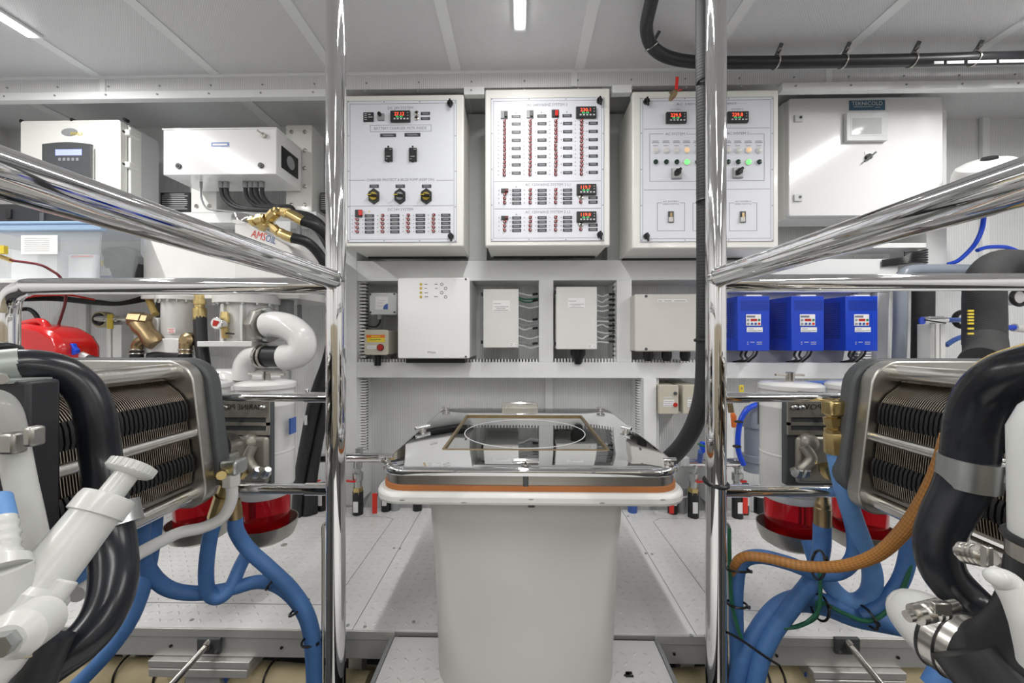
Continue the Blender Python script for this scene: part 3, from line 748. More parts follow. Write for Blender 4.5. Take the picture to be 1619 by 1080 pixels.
B().ptube([(601, 499, 1.93), (601, 508, 1.93), (597, 515, 1.94), (590, 517, 1.95), (575, 514, 1.97)], .0045).add('cable', 'black', t)
v = P(600, 500, 1.93); B().cyl(v + Vector((0, 0, .01)), v - Vector((0, 0, .015)), .009, n=12).add('gland', 'light_grey', t)
t, o = wbox('alarm_switch_box', 'cream box with red round button and orange and yellow warning label', 'box', 575.5, 521.5, 614, 561.5, 1.85, YW, 'beige', r=.012)
MATS['beige'].node_tree.nodes['Principled BSDF'].inputs['Roughness'].default_value = .4
l = B().pbox(579, 529.5, 608.5, 534, 1.8492, .001).add('warning_band', 'orange_plastic', t); bars(l, 'yellow', [(587, 601, 531.8)], 1.8486, 1.6)
l = B().pbox(580, 534, 608.5, 541, 1.8492, .001).add('warning_label', 'yellow', t); bars(l, 'green', [(585, 602, 537)], 1.8486, 1)
l = B().pbox(580, 546.5, 595, 551.5, 1.8492, .001).add('name_label', 'label_white', t); bars(l, 'light_grey', [(581, 594, 549)], 1.8486, 1.5)
v = P(602, 549.3, 1.85); o = B().cyl(v, v - Vector((0, .008, 0)), .0165).add('red_button', 'burgundy', t, bevel=.001); B().cyl(v - Vector((0, .007, 0)), v - Vector((0, .011, 0)), .012).add('button_face', 'red_print', o, bevel=.001)
v = P(597, 562, 1.92); B().cyl(v, v - Vector((0, 0, .05)), .016).add('cable_gland', 'black', t)
t, o = wbox('bilge_control_box', 'large plain white box with four round keys, tallest box on the shelf', 'box', 628.5, 439, 742.5, 567, 1.79, YW, 'gloss_white', r=.008, bevel=.005)
screws(t, ((736.5, 441.5), (736.5, 564)), 1.79, .005)
for i, y in enumerate((449.5, 456, 462.8, 469.5)):
    v = P(665.5, y, 1.79); B().cyl(v, v - Vector((0, .002, 0)), .006, n=12).add('indicator', 'gold', t)
    v = P(698.5 + (i % 2) * 6, y, 1.79); k = B().ring(v, (0, 1, 0), .006, .0018, 16, 6).add('round_key', 'mid_grey', t)
l = B().pbox(670, 447, 694, 472, 1.7892, .001).add('key_label', 'label_white', t)
bars(l, 'print_grey', [(671, 676, 449.5), (671, 675, 456), (671, 677, 463), (671, 677, 469), (687, 692, 449.5), (688, 692, 456), (686, 692, 469)], 1.7886, 1.2)
l = B().pbox(672, 553.5, 693, 560.5, 1.7892, .001).add('maker_label', 'label_white', t); text('Whale', 682, 557, 1.789, 4, 'print_grey', l, 14)
B().pbox(642, 567, 735, 574, 1.86, .1).add('cable_entry', 'black', t)
def jbox(label, x0, y0, x1, y1, lx, ly):
    t, o = wbox('junction_box', label, 'box', x0, y0, x1, y1, 1.85, YW, 'plastic_white', r=.004, group='white junction boxes on the shelf')
    l = B().pbox(lx, ly, lx + 27, ly + 17, 1.8492, .001).add('label', 'label_white', t)
    bars(l, 'mid_grey', [(lx + 1, lx + 13, ly + 5), (lx + 3, lx + 25, ly + 10), (lx + 6, lx + 20, ly + 12.8), (lx + 2, lx + 25, ly + 15.5)], 1.8486, .8)
    l = B().pbox(x1 - 15, y1 - 8, x1 - 3, y1 - 2, 1.8492, .001).add('type_label', 'label_white', t); bars(l, 'mid_grey', [(x1 - 14, x1 - 9, y1 - 6.3), (x1 - 14, x1 - 10, y1 - 4), (x1 - 6, x1 - 4, y1 - 5)], 1.8486, .8)
    for y in (y0 + 8, y1 - 9):
        v = P(x0 - 1, y, 1.88); B().box(v.x - .008, 1.88, v.z - .008, v.x + .002, 1.91, v.z + .008).add('hinge', 'black', t)
    return t
t = jbox('smaller white junction box with grey and green cables on its right', 764, 457, 820, 550, 779, 475)
for i, y in enumerate((463, 470, 473, 483, 503, 511, 517, 531, 541, 546)):
    m = ('light_grey', 'green_cable', 'green_cable', 'light_grey', 'light_grey', 'mid_grey', 'light_grey', 'light_grey', 'mid_grey', 'light_grey')[i]
    B().ptube([(819, y, 1.92), (828, y + random.uniform(1, 5), 1.93), (838, y + random.uniform(2, 6), 1.95), (853, y + 1, 1.96)], .0042, n=8).add('cable', m, t)
    if i % 2 == 0: B().ptube([(842, y + 2.5, 1.948), (850, y + 1.5, 1.955)], .0058, n=8).add('cable_sleeve', 'black', t)
t = jbox('larger white junction box with grey cables right and round black gland below', 879.5, 453.5, 944, 552.5, 898, 471)
for i in range(10):
    y = 466 + 8.3 * i
    B().ptube([(943, y, 1.92), (952, y + random.uniform(-3, 5), 1.93), (960, y + random.uniform(-3, 3), 1.94), (972, y - 1, 1.955)], .0042, n=8).add('cable', 'light_grey' if i != 4 else 'mid_grey', t)
    B().ptube([(963, y - .5, 1.938), (971, y - 1, 1.95)], .0058, n=8).add('cable_sleeve', 'black', t)
v = P(914, 553, 1.92); B().lathe(v + Vector((0, 0, .01)), v - Vector((0, 0, .07)), ((0, .036), (.4, .036), (.75, .022), (1, .016))).add('gland', 'black', t)
t, o = wbox('beige_junction_box', 'wide beige junction box with three black glands below, behind hanging hose', 'box', 1003.5, 465, 1104, 556, 1.84, YW, 'offwhite_box', r=.01, bevel=.006)
screws(t, ((1021.5, 468.5), (1021.5, 552)), 1.84, .007)
l = B().pbox(1039, 473.5, 1086, 478, 1.8392, .001).add('label_strip', 'label_white', t); bars(l, 'mid_grey', [(1041, 1047, 475.8), (1050, 1062, 475.8), (1066, 1084, 475.8)], 1.8386, 1.2)
for x in (1025, 1054, 1083):
    v = P(x, 556, 1.90); B().lathe(v + Vector((0, 0, .005)), v - Vector((0, 0, .045)), ((0, .024), (.6, .024), (1, .018)), 14).add('gland', 'black', t)
# --- three blue drives
def drive(label, xs, x0, x1, y0=468, y1=555):
    Yf, Yb = 1.81, 1.98; a, b, c, d = Rr(x0, y0, x1, y1, Yf)
    t = thing('motor_drive', label, 'motor drive', ((a + c) / 2, Yb, b), 'blue motor drives')
    B().box(a, Yf, b, c, Yb, d).add('case', 'blue_case', t, bevel=.003)
    w_ = x1 - x0; X = lambda f: x0 + w_ * f
    for i in range(7):
        y = y0 + 7.5 + 2.3 * i; B().pbox(X(.10), y, X(.97), y + 1.1, Yf - .0008, .002).add('vent_slot', 'blue_dark', t)
    for i in range(18):
        z = d - .03 - .0095 * i; B().box(a - .0008, Yf + .03, z, a + .001, Yb - .03, z + .0045).add('vent_slot', 'blue_dark', t)
    B().box(X_(x0 + w_ * .3, Yf), Yf + .005, d - .012, X_(x0 + w_ * .78, Yf), Yf + .03, d + .006).add('top_label', 'label_white', t, bevel=.001)
    k = B().pbox(X(.27), y0 + 29, X(.73), y0 + 47, Yf - .003, .003).add('keypad', 'label_white', t, bevel=.001); Y = Yf - .0036
    B().pbox(X(.29), y0 + 31, X(.55), y0 + 34.2, Y, .001).add('brand_mark', 'print_grey', k)
    B().pbox(X(.41), y0 + 36, X(.61), y0 + 40, Y, .001).add('display', 'red_print', k)
    for fx, fy, m in ((.33, 38, 'mid_grey'), (.67, 38, 'green'), (.33, 44, 'mid_grey'), (.445, 44, 'blue_plate'), (.56, 44, 'blue_plate'), (.67, 44, 'red_plastic')):
        v = P(X(fx), y0 + fy, Yf - .003); B().cyl(v, v - Vector((0, .002, 0)), .0055, n=12).add('key', m, k)
    k = B().pbox(X(.29), y0 + 49.5, X(.78), y0 + 57, Yf - .001, .001).add('type_label', 'label_white', t); bars(k, 'print_grey', [(X(.34), X(.5), y0 + 52), (X(.62), X(.76), y0 + 54.5), (X(.31), X(.6), y0 + 55)], Yf - .0016, .9)
    bars(t, 'light_grey', [(X(.30), X(.34), y0 + 73), (X(.40), X(.53), y0 + 73), (X(.60), X(.76), y0 + 73), (X(.30), X(.34), y0 + 76), (X(.60), X(.76), y0 + 76)], Yf - .0006, .8)
    for f, m in ((.15, 'black'), (.3, 'black'), (.52, 'mid_grey'), (.62, 'black')):
        B().ptube([(X(f), y1 - 1, 1.88), (X(f) - 3, y1 + 7, 1.90), (X(f) - 11 * (f > .4), y1 + 14, 1.93), (X(f) - 16, y1 + 18, 1.95)], .005, n=8).add('cable', m, t)
    return t
def X_(px, Y): return P(px, 500, Y).x
drive('blue motor drive beside the right steel post, leftmost of three', 1150, 1166, 1217)
drive('blue motor drive in the middle of the three', 1225, 1251, 1303)
drive('blue motor drive, rightmost of three, next to white upright', 1307, 1337, 1388)
# --- two beige starter boxes low on the wall
for x0, lab in ((1042, 'beige starter box with red button on lower wall, left of two'), (1080, 'beige starter box partly hidden by black hose, right of two')):
    t, o = wbox('starter_box', lab, 'box', x0, 609, x0 + 31, 655, 1.87, YW, 'beige', r=.004, group='beige starter boxes')
    l = B().pbox(x0 + 7, 632, x0 + 24, 643, 1.8692, .001).add('label', 'label_white', t); bars(l, 'mid_grey', [(x0 + 8, x0 + 23, 635), (x0 + 8, x0 + 21, 638.5), (x0 + 8, x0 + 23, 641)], 1.8686, .8)
    bars(t, 'light_grey', [(x0 + 7, x0 + 22, 628.5)], 1.8692, 2.2)
    v = P(x0 + 25.5, 622, 1.87); B().cyl(v, v - Vector((0, .006, 0)), .0085).add('black_button', 'dark_iron', t, bevel=.001)
    v = P(x0 + 25.5, 640, 1.87); B().cyl(v, v - Vector((0, .006, 0)), .0105).add('red_button', 'red_print', t, bevel=.001)

# ================================================================ steel manifolds with valves low on the wall
def valve(t, px, Y=1.83, hdl=1, red=True):
    v = P(px, 733, Y)
    B().lathe(v + Vector((0, 0, .02)), v - Vector((0, 0, .11)), ((0, .014), (.1, .02), (.3, .02), (.33, .013), (.45, .013), (.48, .024), (.75, .024), (.78, .018), (1, .018)), 14).add('ball_valve', 'zinc', t)
    B().lathe(v - Vector((0, 0, .11)), v - Vector((0, 0, .14)), ((0, .024), (1, .024)), 6).add('hex_nut', 'brass', t)
    B().tube([v - Vector((0, 0, .13)), v - Vector((0, 0, .30))], .024, smooth=False).add('rubber_hose', 'rubber', t)
    B().box(v.x - .012, Y - .026, v.z - .22, v.x + .010, Y - .0235, v.z - .17).add('hose_tag', 'label_white', t)
    if hdl: B().bar(v + Vector((0, -.028, -.075)), v + Vector((.085 * hdl, -.028, -.07)), .016, .006).add('valve_handle', 'red_plastic', t, bevel=.002)
t = thing('water_manifold', 'short polished manifold pipe with red handled valves, left of hatch', 'manifold', P(560, 722, 1.83), 'polished valve manifolds')
B().tube([P(482, 724, 1.83), P(618, 724, 1.83)], .021, smooth=False).add('pipe', 'chrome', t)
for x in (494, 566): B().box(P(x, 715, 1.83).x - .012, 1.83, P(x, 715, 1.83).z - .01, P(x, 715, 1.83).x + .012, 1.86, P(x, 715, 1.83).z + .015).add('pipe_bracket', 'zinc', t)
valve(t, 494, hdl=.6); valve(t, 566, hdl=-.8)
t2 = thing('water_manifold', 'longer polished manifold pipe with red handled valves, right of hatch', 'manifold', P(1130, 730, 1.83), 'polished valve manifolds')
B().tube([P(1075, 731, 1.83), P(1184, 731, 1.83)], .021, smooth=False).add('pipe', 'chrome', t2)
valve(t2, 1096, hdl=.8); valve(t2, 1166, hdl=.3)
B().box(P(1087, 730, 1.8).x - .02, 1.80, P(1087, 738, 1.8).z, P(1087, 730, 1.8).x + .01, 1.86, P(1087, 724, 1.8).z).add('pipe_clamp', 'light_grey', t2, bevel=.003)
# red handles and hose ends peeping out behind the platform
for i, (x, m, lab) in enumerate(((487, 'red_plastic', 'red upright valve handle left of the left steel post'), (592, 'red_plastic', 'red upright valve handle under the left hatch corner'), (1062, 'red_plastic', 'red valve handle under the right hatch corner'), (1179, 'red_plastic', 'red upright valve handle right of the right steel post'))):
    a, b, c, d = Rr(x - 4, 787, x + 4, 806, 1.80); tt = thing('gate_valve', lab, 'valve', ((a + c) / 2, 1.8, b), 'red valve handles behind the platform')
    B().box(a, 1.80, b - .02, c, 1.806, d + .02).add('handle', m, tt, bevel=.003)
    B().cyl(((a + c) / 2, 1.806, d), ((a + c) / 2, 1.86, d), .01).add('stem', 'zinc', tt)
    B().cyl(((a + c) / 2 + .03, 1.87, d + .04), ((a + c) / 2 + .03, 1.87, b - .12), .022).add('pipe_end', 'black', tt)
    B().box((a + c) / 2 + .02, 1.842, b, (a + c) / 2 + .04, 1.849, d).add('tag', 'label_white', tt)
for i, (x, m, lab) in enumerate(((625, 'mid_grey', 'grey pipe stub under the left part of the hatch rim'), (660, 'black', 'black hose stub with white band under the hatch rim'), (1000, 'blue_plate', 'blue pipe stub right of the white pedestal'), (1078, 'mid_grey', 'grey pipe stub beside the right hatch corner'), (1200, 'black', 'black hose stub beside the right steel post'))):
    v = P(x, 790, 1.88); tt = thing('pipe_stub', lab, 'pipe', (v.x, v.y, v.z - .12), 'pipe stubs behind the platform')
    B().cyl(v + Vector((0, 0, .06)), v - Vector((0, 0, .12)), .022).add('pipe', m, tt); B().ring(v + Vector((0, 0, .02)), (0, 0, 1), .022, .004).add('band', 'label_white', tt)

# ================================================================ left wall equipment
# open shelf with tub and canister
a, b, c, d = Rr(-120, 356, 216, 443, 1.60)
t = thing('wall_shelf', 'white open wall shelf holding the plastic tub and black canister', 'shelf', ((a + c) / 2, 1.95, b))
b = P(60, 443, 1.44).z - .001; d = P(60, 358, 1.55).z - .013
B().box(a, 1.40, b - .015, c + .0, 1.99, b).add('shelf_board', 'white_frame', t, bevel=.002)
B().box(a, 1.54, d, c + .0, 1.99, d + .012).add('top_board', 'light_grey', t, bevel=.002)
B().box(a, 1.975, b, c, 1.99, d).add('back_panel', 'light_grey', t)
a2, b2, c2, d2 = Rr(216, 374, 470, 472, 1.60)
B().box(a2, 1.615, b2, c2, 1.95, d2).add('closed_box', 'white_paint', t, bevel=.004)
# black tool case on the shelf top
v = Rr(-10, 322, 118, 358, 1.55); t = thing('tool_case', 'black plastic tool case lying on top of the wall shelf', 'case', ((v[0] + v[2]) / 2, 1.7, v[1]))
B().prism([(v[0], v[1]), (v[2], v[1]), (v[2] - .004, v[1] + .03), (v[0] + .2, v[3]), (v[0], v[3])], 1.55, 1.68).add('case_shell', 'charcoal', t, bevel=.004)
B().pbox(8, 330, 16, 345, 1.543, .008).add('latch', 'black', t, bevel=.002); B().pbox(62, 336, 68, 352, 1.543, .008).add('latch', 'dark_iron', t, bevel=.002)
B().pbox(45, 331, 90, 338, 1.60, .04).add('paper', 'label_white', t)
# clear tub
Yt = 1.44; a, b, c, d = Rr(-60, 356, 160, 443, Yt)
t = thing('storage_tub', 'clear plastic storage tub with blue rim and paper label', 'tub', ((a + c) / 2, Yt, b))
pts = [(a, b), (c - .02, b), (c, d), (a, d)]
B().prism(pts, Yt, Yt + .006).add('front_side', 'tub_clear', t); B().prism([(c - .024, b), (c - .018, b), (c + .002, d), (c - .004, d)], Yt + .006, Yt + .24).add('end_side', 'tub_clear', t)
B().box(a, Yt - .012, d, c + .012, Yt + .25, d + .012).add('rim_lid', 'tub_rim', t, bevel=.004)
B().box(a, Yt - .008, d - .022, c + .008, Yt + .012, d - .002).add('rim_skirt', 'tub_rim', t, bevel=.003)
B().box(a + .01, Yt + .02, b + .002, c - .03, Yt + .22, b + .012).add('tub_floor', 'tub_clear', t)
l = B().pbox(33, 372, 91, 402, Yt - .002, .002).add('paper_label', 'label_white', t); bars(l, 'light_grey', [(38, 78, 377 + 3.2 * i) for i in range(7)], Yt - .0026, .9)
B().pbox(18, 398, 90, 443, Yt + .05, .12).add('white_carton', 'label_white', t); B().pbox(106, 402, 148, 440, Yt + .06, .03).add('parts_bag', 'light_grey', t, bevel=.008); B().pbox(112, 404, 146, 406, Yt + .055, .003).add('bag_zip', 'red_plastic', t)
# black canister
Yn = 1.58; v = Rr(155, 388, 214, 440, Yn)
t = thing('oil_canister', 'black plastic oil canister with handle recess beside the tub', 'canister', ((v[0] + v[2]) / 2, Yn, v[1]))
pp = [(lambda q: (q.x, q.z))(P(x, y, Yn)) for x, y in ((156, 396), (166, 390), (196, 388), (207, 394), (214, 406), (214, 451), (180, 451), (166, 424))]
B().prism(pp, Yn, Yn + .12).add('canister_body', 'black', t, bevel=.012)
q = P(183, 415, Yn - .001); B().ring(q, (0, 1, .1), .035, .011).add('handle_loop', 'black', t)
l = B().pbox(152, 424, 172, 441, Yn - .012, .01).add('label', 'label_white', t); B().pbox(152, 436, 176, 440, Yn - .014, .004).add('label_stripe', 'blue_plate', l); B().pbox(153, 412, 162, 420, Yn - .012, .01).add('cap', 'yellow', t)
# air line with red coil hose and yellow tag
t = thing('air_hose', 'thin dark red air hose hanging in front of the tub', 'hose', P(60, 440, 1.36))
B().ptube([(-10, 405, 1.36), (20, 412, 1.36), (60, 418, 1.36), (80, 427, 1.38), (97, 441, 1.40), (104, 470, 1.45), (97, 500, 1.5), (85, 528, 1.5), (60, 545, 1.48)], .0045, n=8).add('hose', 'burgundy', t)
B().cyl(P(-5, 404, 1.36), P(18, 412, 1.36), .008, n=10).add('coupling', 'brass', t); B().pbox(-4, 388, 6, 401, 1.35, .012).add('tag', 'yellow', t)
v = P(89, 522, 1.5); B().ring(v, (0.4, 0, 1), .007, .003).add('clip', 'black', t)
# red jerry can with handle
Yk = 1.35; v = P(70, 535, Yk)
t = thing('jerry_can', 'red plastic fuel can with arched handle behind the rail', 'canister', P(60, 560, Yk))
pp = [(lambda q: (q.x, q.z))(P(x, y, Yk)) for x, y in ((5, 520), (30, 511), (62, 517), (84, 530), (95, 548), (95, 575), (0, 575))]
B().prism(pp, Yk, Yk + .14).add('can_body', 'red_gloss', t, bevel=.018)
B().ptube([(26, 515, Yk + .06), (40, 511, Yk + .05), (60, 508, Yk + .05), (70, 511, Yk + .05), (77, 522, Yk + .05), (83, 534, Yk + .06)], [.010, .011, .012, .012, .011, .012]).add('handle', 'red_gloss', t)
v = P(10, 520, Yk + .05); B().ring(v, (0, 1, 0), .03, .006).add('cap_ring', 'black', t)
v = P(60, 575, Yk); trim(B().box(v.x - .25, Yk - .02, v.z - .014, v.x + .12, YW, v.z - .001), 'white_frame')
# black coiled cable behind the can and along the wall
t = tag(B().ptube([(-10, 500, 2.12), (5, 494, 1.8), (22, 491, 1.55), (45, 489, 1.55), (58, 500, 1.56), (60, 515, 1.56), (50, 525, 1.55), (38, 520, 1.55)], .008).add('hose_loop', 'rubber'), 'black hose loop above the red fuel can', 'hose')
t = thing('cable_bundle', 'bundle of black cables running along wall under the steel rail', 'cables', P(120, 474, 1.7))
for i in range(3): B().ptube([(20, 483 - 4 * i, 1.60), (45, 470 + 2 * i, 1.62), (90, 470 + 2 * i, 1.7), (150, 476 + 2 * i, 1.72), (190, 479 + i, 1.74), (235, 468 + 3 * i, 1.78), (262, 470, 1.8)], .007, n=8).add('cable', 'black', t)
B().ptube([(20, 474, 1.58), (60, 468, 1.6), (110, 467, 1.66), (150, 474, 1.71)], .004, n=8).add('red_cable', 'red_plastic', t)
# wall fitting with black grommet
t = thing('wall_fitting', 'chrome hose fitting through black round grommet on left wall', 'fitting', P(155, 505, 1.98))
q = P(156, 505, 2.0); B().ring(q, (0, 1, 0), .024, .009).add('grommet', 'black', t); B().cyl(q + Vector((0, .10, 0)), q - Vector((0, .002, 0)), .023).add('hole', 'black', t); B().cyl(q + Vector((0, .05, 0)), q + Vector((0, .002, 0)), .042).add('sealant_patch', 'beige_hose', t)
B().lathe(P(152, 504, 1.90), P(208, 505, 1.82), ((0, .010), (.12, .014), (.3, .014), (.32, .010), (.45, .010), (.47, .017), (.62, .017), (.65, .011), (.78, .011), (.8, .015), (.95, .015), (1, .008)), 12).add('fitting_body', 'steel', t)
t = thing('channel_post', 'white channel post with yellow tape standing by the wall fitting', 'post', P(180, 568, 1.84))
a, b, c, d = Rr(168, 497, 192, 615, 1.84)
B().box(a, 1.84, b, a + .022, 1.90, d - .02).add('channel_side', 'white_paint', t, bevel=.002); B().box(a + .030, 1.84, b, c, 1.90, d - .05).add('channel_side', 'white_paint', t, bevel=.002); B().box(a + .001, 1.862, b + .001, c - .001, 1.899, d - .051).add('channel_web', 'light_grey', t)
B().pbox(169, 497, 178, 520, 1.836, .004).add('yellow_tape', 'yellow', t)
# white hand valve with blue lever
t = thing('hose_tap', 'white plastic tap with blue lever beside the red can', 'tap', P(120, 556, 1.42))
B().lathe(P(90, 548, 1.42), P(140, 566, 1.42), ((0, .014), (.3, .016), (.4, .02), (.6, .02), (.7, .014), (1, .012)), 14).add('tap_body', 'plastic_white', t)
B().prism([(lambda q: (q.x, q.z))(P(x, y, 1.40)) for x, y in ((109, 553), (113, 548), (115, 543), (122, 543), (123, 548), (128, 553), (127, 558), (119, 562), (111, 559))], 1.385, 1.40).add('lever', 'tube_blue', t, bevel=.003)
B().cyl(P(140, 566, 1.42), P(160, 571, 1.42), .012).add('hose_end', 'rubber', t)
# slim white strainer with bronze elbows
Ys = 1.62
t = thing('raw_water_strainer', 'slim white cylindrical strainer with bronze elbows, left of the gauge', 'strainer', P(284, 556, Ys), 'white sea water strainers')
R_ = pxs(24, Ys); q0 = P(285, 556, Ys); q1 = P(285, 455, Ys)
B().lathe(q0, q1, ((0, R_ * .9), (.05, R_ * .92), (.22, R_ * .95), (.24, R_), (.78, R_), (.80, R_ * 1.28), (.86, R_ * 1.28), (.88, R_ * 1.1), (1, R_ * 1.1)), 28).add('strainer_body', 'pipe_white', t)
for k in range(8):
    an = PI + PI * (k + .5) / 8; v = P(285, 475, Ys) + Vector((math.cos(an) * R_ * 1.22, math.sin(an) * R_ * 1.22, 0)); B().cyl(v, v - Vector((0, 0, .012)), .006, n=8).add('bolt', 'zinc', t)
B().box(q0.x - .10, Ys - .05, q0.z + .035, q0.x - .05, Ys + .03, q0.z + .14).add('inlet_block', 'pipe_white', t, bevel=.004); B().box(q0.x - .09, Ys - .075, q0.z - .005, q0.x + .06, Ys + .03, q0.z + .055).add('base_block', 'pipe_white', t, bevel=.004)
l = B().pbox(265, 519, 277, 527, 1.548, .002).add('red_sticker', 'label_white', t); bars(l, 'red_plastic', [(266, 276, 520.5), (267, 275, 523), (266, 276, 525.5)], 1.5474, .9)
B().lathe(P(236, 508, 1.55), P(206, 505, 1.53), ((0, .03), (.3, .03), (.35, .034), (1, .030)), 8).add('bronze_union', 'bronze', t)
B().lathe(P(216, 507, 1.54), P(247, 545, 1.54), ((0, .03), (.3, .036), (.5, .03), (.8, .036), (1, .028)), 12).add('bronze_body', 'bronze', t)
B().ptube([(240, 536, 1.54), (225, 538, 1.53), (217, 545, 1.53), (216, 558, 1.53)], .019).add('bronze_elbow', 'bronze', t)
B().cyl(P(216, 555, 1.53), P(216, 590, 1.53), .022).add('rubber_hose', 'rubber', t)
v = P(291, 538, 1.52); B().lathe(v + Vector((0, -.005, 0)), v + Vector((0, .06, 0)), ((0, .018), (.2, .03), (1, .03)), 8).add('bronze_cap', 'bronze', t)
B().cyl(P(294, 543, 1.53), P(294, 560, 1.53), .022).add('bronze_outlet', 'bronze', t); B().cyl(P(294, 556, 1.53), P(294, 590, 1.53), .021).add('rubber_hose', 'rubber', t)
for x in (216, 294):
    for y in (553, 559): v = P(x, y, 1.53); B().ring(v, (0, 0, 1), .023, .0035).add('hose_clamp', 'steel', t)
B().ptube([(240, 568, 1.56), (262, 562, 1.57), (290, 566, 1.57)], .03).add('lower_hose', 'rubber', t)
B().ptube([(232, 462, 1.66), (238, 480, 1.64), (246, 497, 1.62)], .013, n=10).add('yellow_strap', 'yellow_hose', t)
v = P(257, 478, 1.68); B().box(v.x - .03, 1.68, v.z - .07, v.x + .04, 1.72, v.z + .03).add('black_backing', 'black', t)
# black hose with brass end
t = thing('hydraulic_hose', 'upright black hose with brass end between the two white strainers', 'hose', P(322, 606, 1.5))
B().ptube([(316, 500, 1.56), (318, 540, 1.55), (323, 580, 1.54), (327, 625, 1.54)], .023).add('hose', 'rubber', t)
B().lathe(P(316, 506, 1.56), P(315, 466, 1.56), ((0, .024), (.45, .024), (.48, .018), (.6, .018), (.62, .022), (.8, .022), (.82, .017), (1, .017)), 12).add('brass_end', 'brass', t)
# large strainer with bolted flange
Yg = 1.60
t = thing('sea_strainer', 'large white strainer body with pressure gauge and curved white pipe', 'strainer', P(392, 545, Yg), 'white sea water strainers')
q0 = P(392, 543, Yg); q1 = P(392, 462, Yg); R_ = pxs(38, Yg)
B().lathe(q0, q1, ((0, R_ * .96), (.74, R_ * .96), (.76, R_ * 1.22), (.92, R_ * 1.22), (.95, R_ * 1.1), (1, R_ * 1.1)), 32).add('strainer_body', 'pipe_white', t)
B().box(q0.x - .115, Yg - .12, q0.z - .012, q0.x + .10, Yg + .1, q0.z + .010).add('base_plate', 'pipe_white', t, bevel=.003)
for dx in (-.03, .045): B().box(q0.x + dx - .006, Yg - .103, q0.z, q0.x + dx + .006, Yg - .085, q0.z + .155).add('rib', 'pipe_white', t, bevel=.002)
for k in range(7):
    an = PI + PI * (k + .5) / 7; v = P(392, 477, Yg) + Vector((math.cos(an) * R_ * 1.12, math.sin(an) * R_ * 1.12, 0)); B().cyl(v, v - Vector((0, 0, .02)), .008, n=8).add('bolt', 'zinc', t)
f0 = P(414, 514, 1.52); f1 = P(428, 514, 1.48)
pts = [(lambda v: v)(i) for i in range(1)]
B().lathe(f0, f0 + Vector((.035, -.015, 0)), ((0, .072), (1, .072)), 8).add('flange', 'steel_brushed', t, bevel=.003)
for dz in (-.055, .055): B().cyl(f0 + Vector((.03, -.03, dz)), f0 + Vector((.052, -.04, dz)), .010, n=6).add('flange_bolt', 'zinc', t)
B().box(P(440, 490, 1.66).x, 1.66, P(440, 520, 1.66).z, P(457, 490, 1.66).x, 1.70, P(440, 472, 1.66).z).add('wall_plate', 'mid_grey', t, bevel=.003)
B().ptube([(424, 514, 1.50), (438, 513, 1.49), (458, 518, 1.48), (475, 532, 1.48), (478, 550, 1.48), (468, 562, 1.48), (450, 565, 1.49)], .050, n=24).add('curved_pipe', 'pipe_white', t)
B().tube([P(462, 564, 1.485), P(406, 563, 1.51)], .040, n=20, smooth=False).add('rubber_coupling', 'rubber', t)
for x in (412, 419, 449, 457): v = P(x, 563.3, 1.50); B().ring(v, P(462, 564, 1.485) - P(406, 563, 1.51), .041, .005).add('hose_clamp', 'steel', t)
B().ptube([(412, 562, 1.51), (397, 566, 1.51), (388, 580, 1.51), (386, 600, 1.51)], .042, n=20).add('lower_elbow', 'pipe_white', t)
B().tube([P(345, 598, 1.51), P(450, 597, 1.55)], .038, n=20, smooth=False).add('cross_pipe', 'pipe_white', t); B().ptube([(352, 598, 1.50), (362, 604, 1.49), (368, 618, 1.49)], .030, n=16).add('drop_elbow', 'pipe_white', t)
B().box(P(449, 600, 1.66).x, 1.60, P(449, 606, 1.66).z, P(461, 600, 1.66).x, 1.66, P(449, 585, 1.66).z).add('end_plate', 'zinc', t, bevel=.002)
v = P(342, 511, 1.46); g = B().cyl(v, v + Vector((0, .03, 0)), .023, n=24).add('pressure_gauge', 'chrome', t, bevel=.002)
B().cyl(v - Vector((0, .001, 0)), v + Vector((0, .002, 0)), .019).add('gauge_face', 'label_white', g); B().prism([(v.x - .014, v.z - .01), (v.x + .002, v.z - .012), (v.x + .014, v.z + .006), (v.x - .010, v.z + .012)], v.y - .002, v.y - .001).add('gauge_dial', 'red_print', g)
B().lathe(P(355, 493, 1.49), P(356, 535, 1.49), ((0, .012), (.2, .016), (.4, .016), (.45, .010), (.6, .010), (.62, .013), (1, .012)), 10).add('gauge_valve', 'brass', t)
B().bar(P(358, 527, 1.48), P(370, 528, 1.48), .006, .006).add('valve_lever', 'black', t)
# oil filter box with brass fittings and hoses
Yo = 1.45
t = thing('oil_filter_unit', 'white box with red and blue lettering and brass hose fittings', 'filter', P(415, 440, Yo))
pp = [(lambda v: (v.x, v.z))(P(x, y, Yo)) for x, y in ((371, 354), (392, 352), (455, 388), (462, 398), (462, 440), (371, 440))]
B().prism(pp, Yo, Yo + .16).add('box_body', 'white_paint', t, bevel=.004)
B().box(P(440, 400, 1.63).x, 1.6105, P(440, 440, 1.63).z, P(463, 400, 1.63).x, 1.6145, P(440, 352, 1.63).z).add('back_plate', 'light_grey', t)
text('AMS', 409, 372, Yo - .001, 12, 'red_plastic', t, 24, roll=-.30); text('OIL', 428.5, 378.5, Yo - .001, 11, 'blue_plate', t, 17, roll=-.30)
v = P(384, 352, Yo + .02); B().lathe(v, P(384, 340, Yo + .02), ((0, .036), (.8, .036), (1, .032)), 24).add('chrome_cap', 'chrome', t)
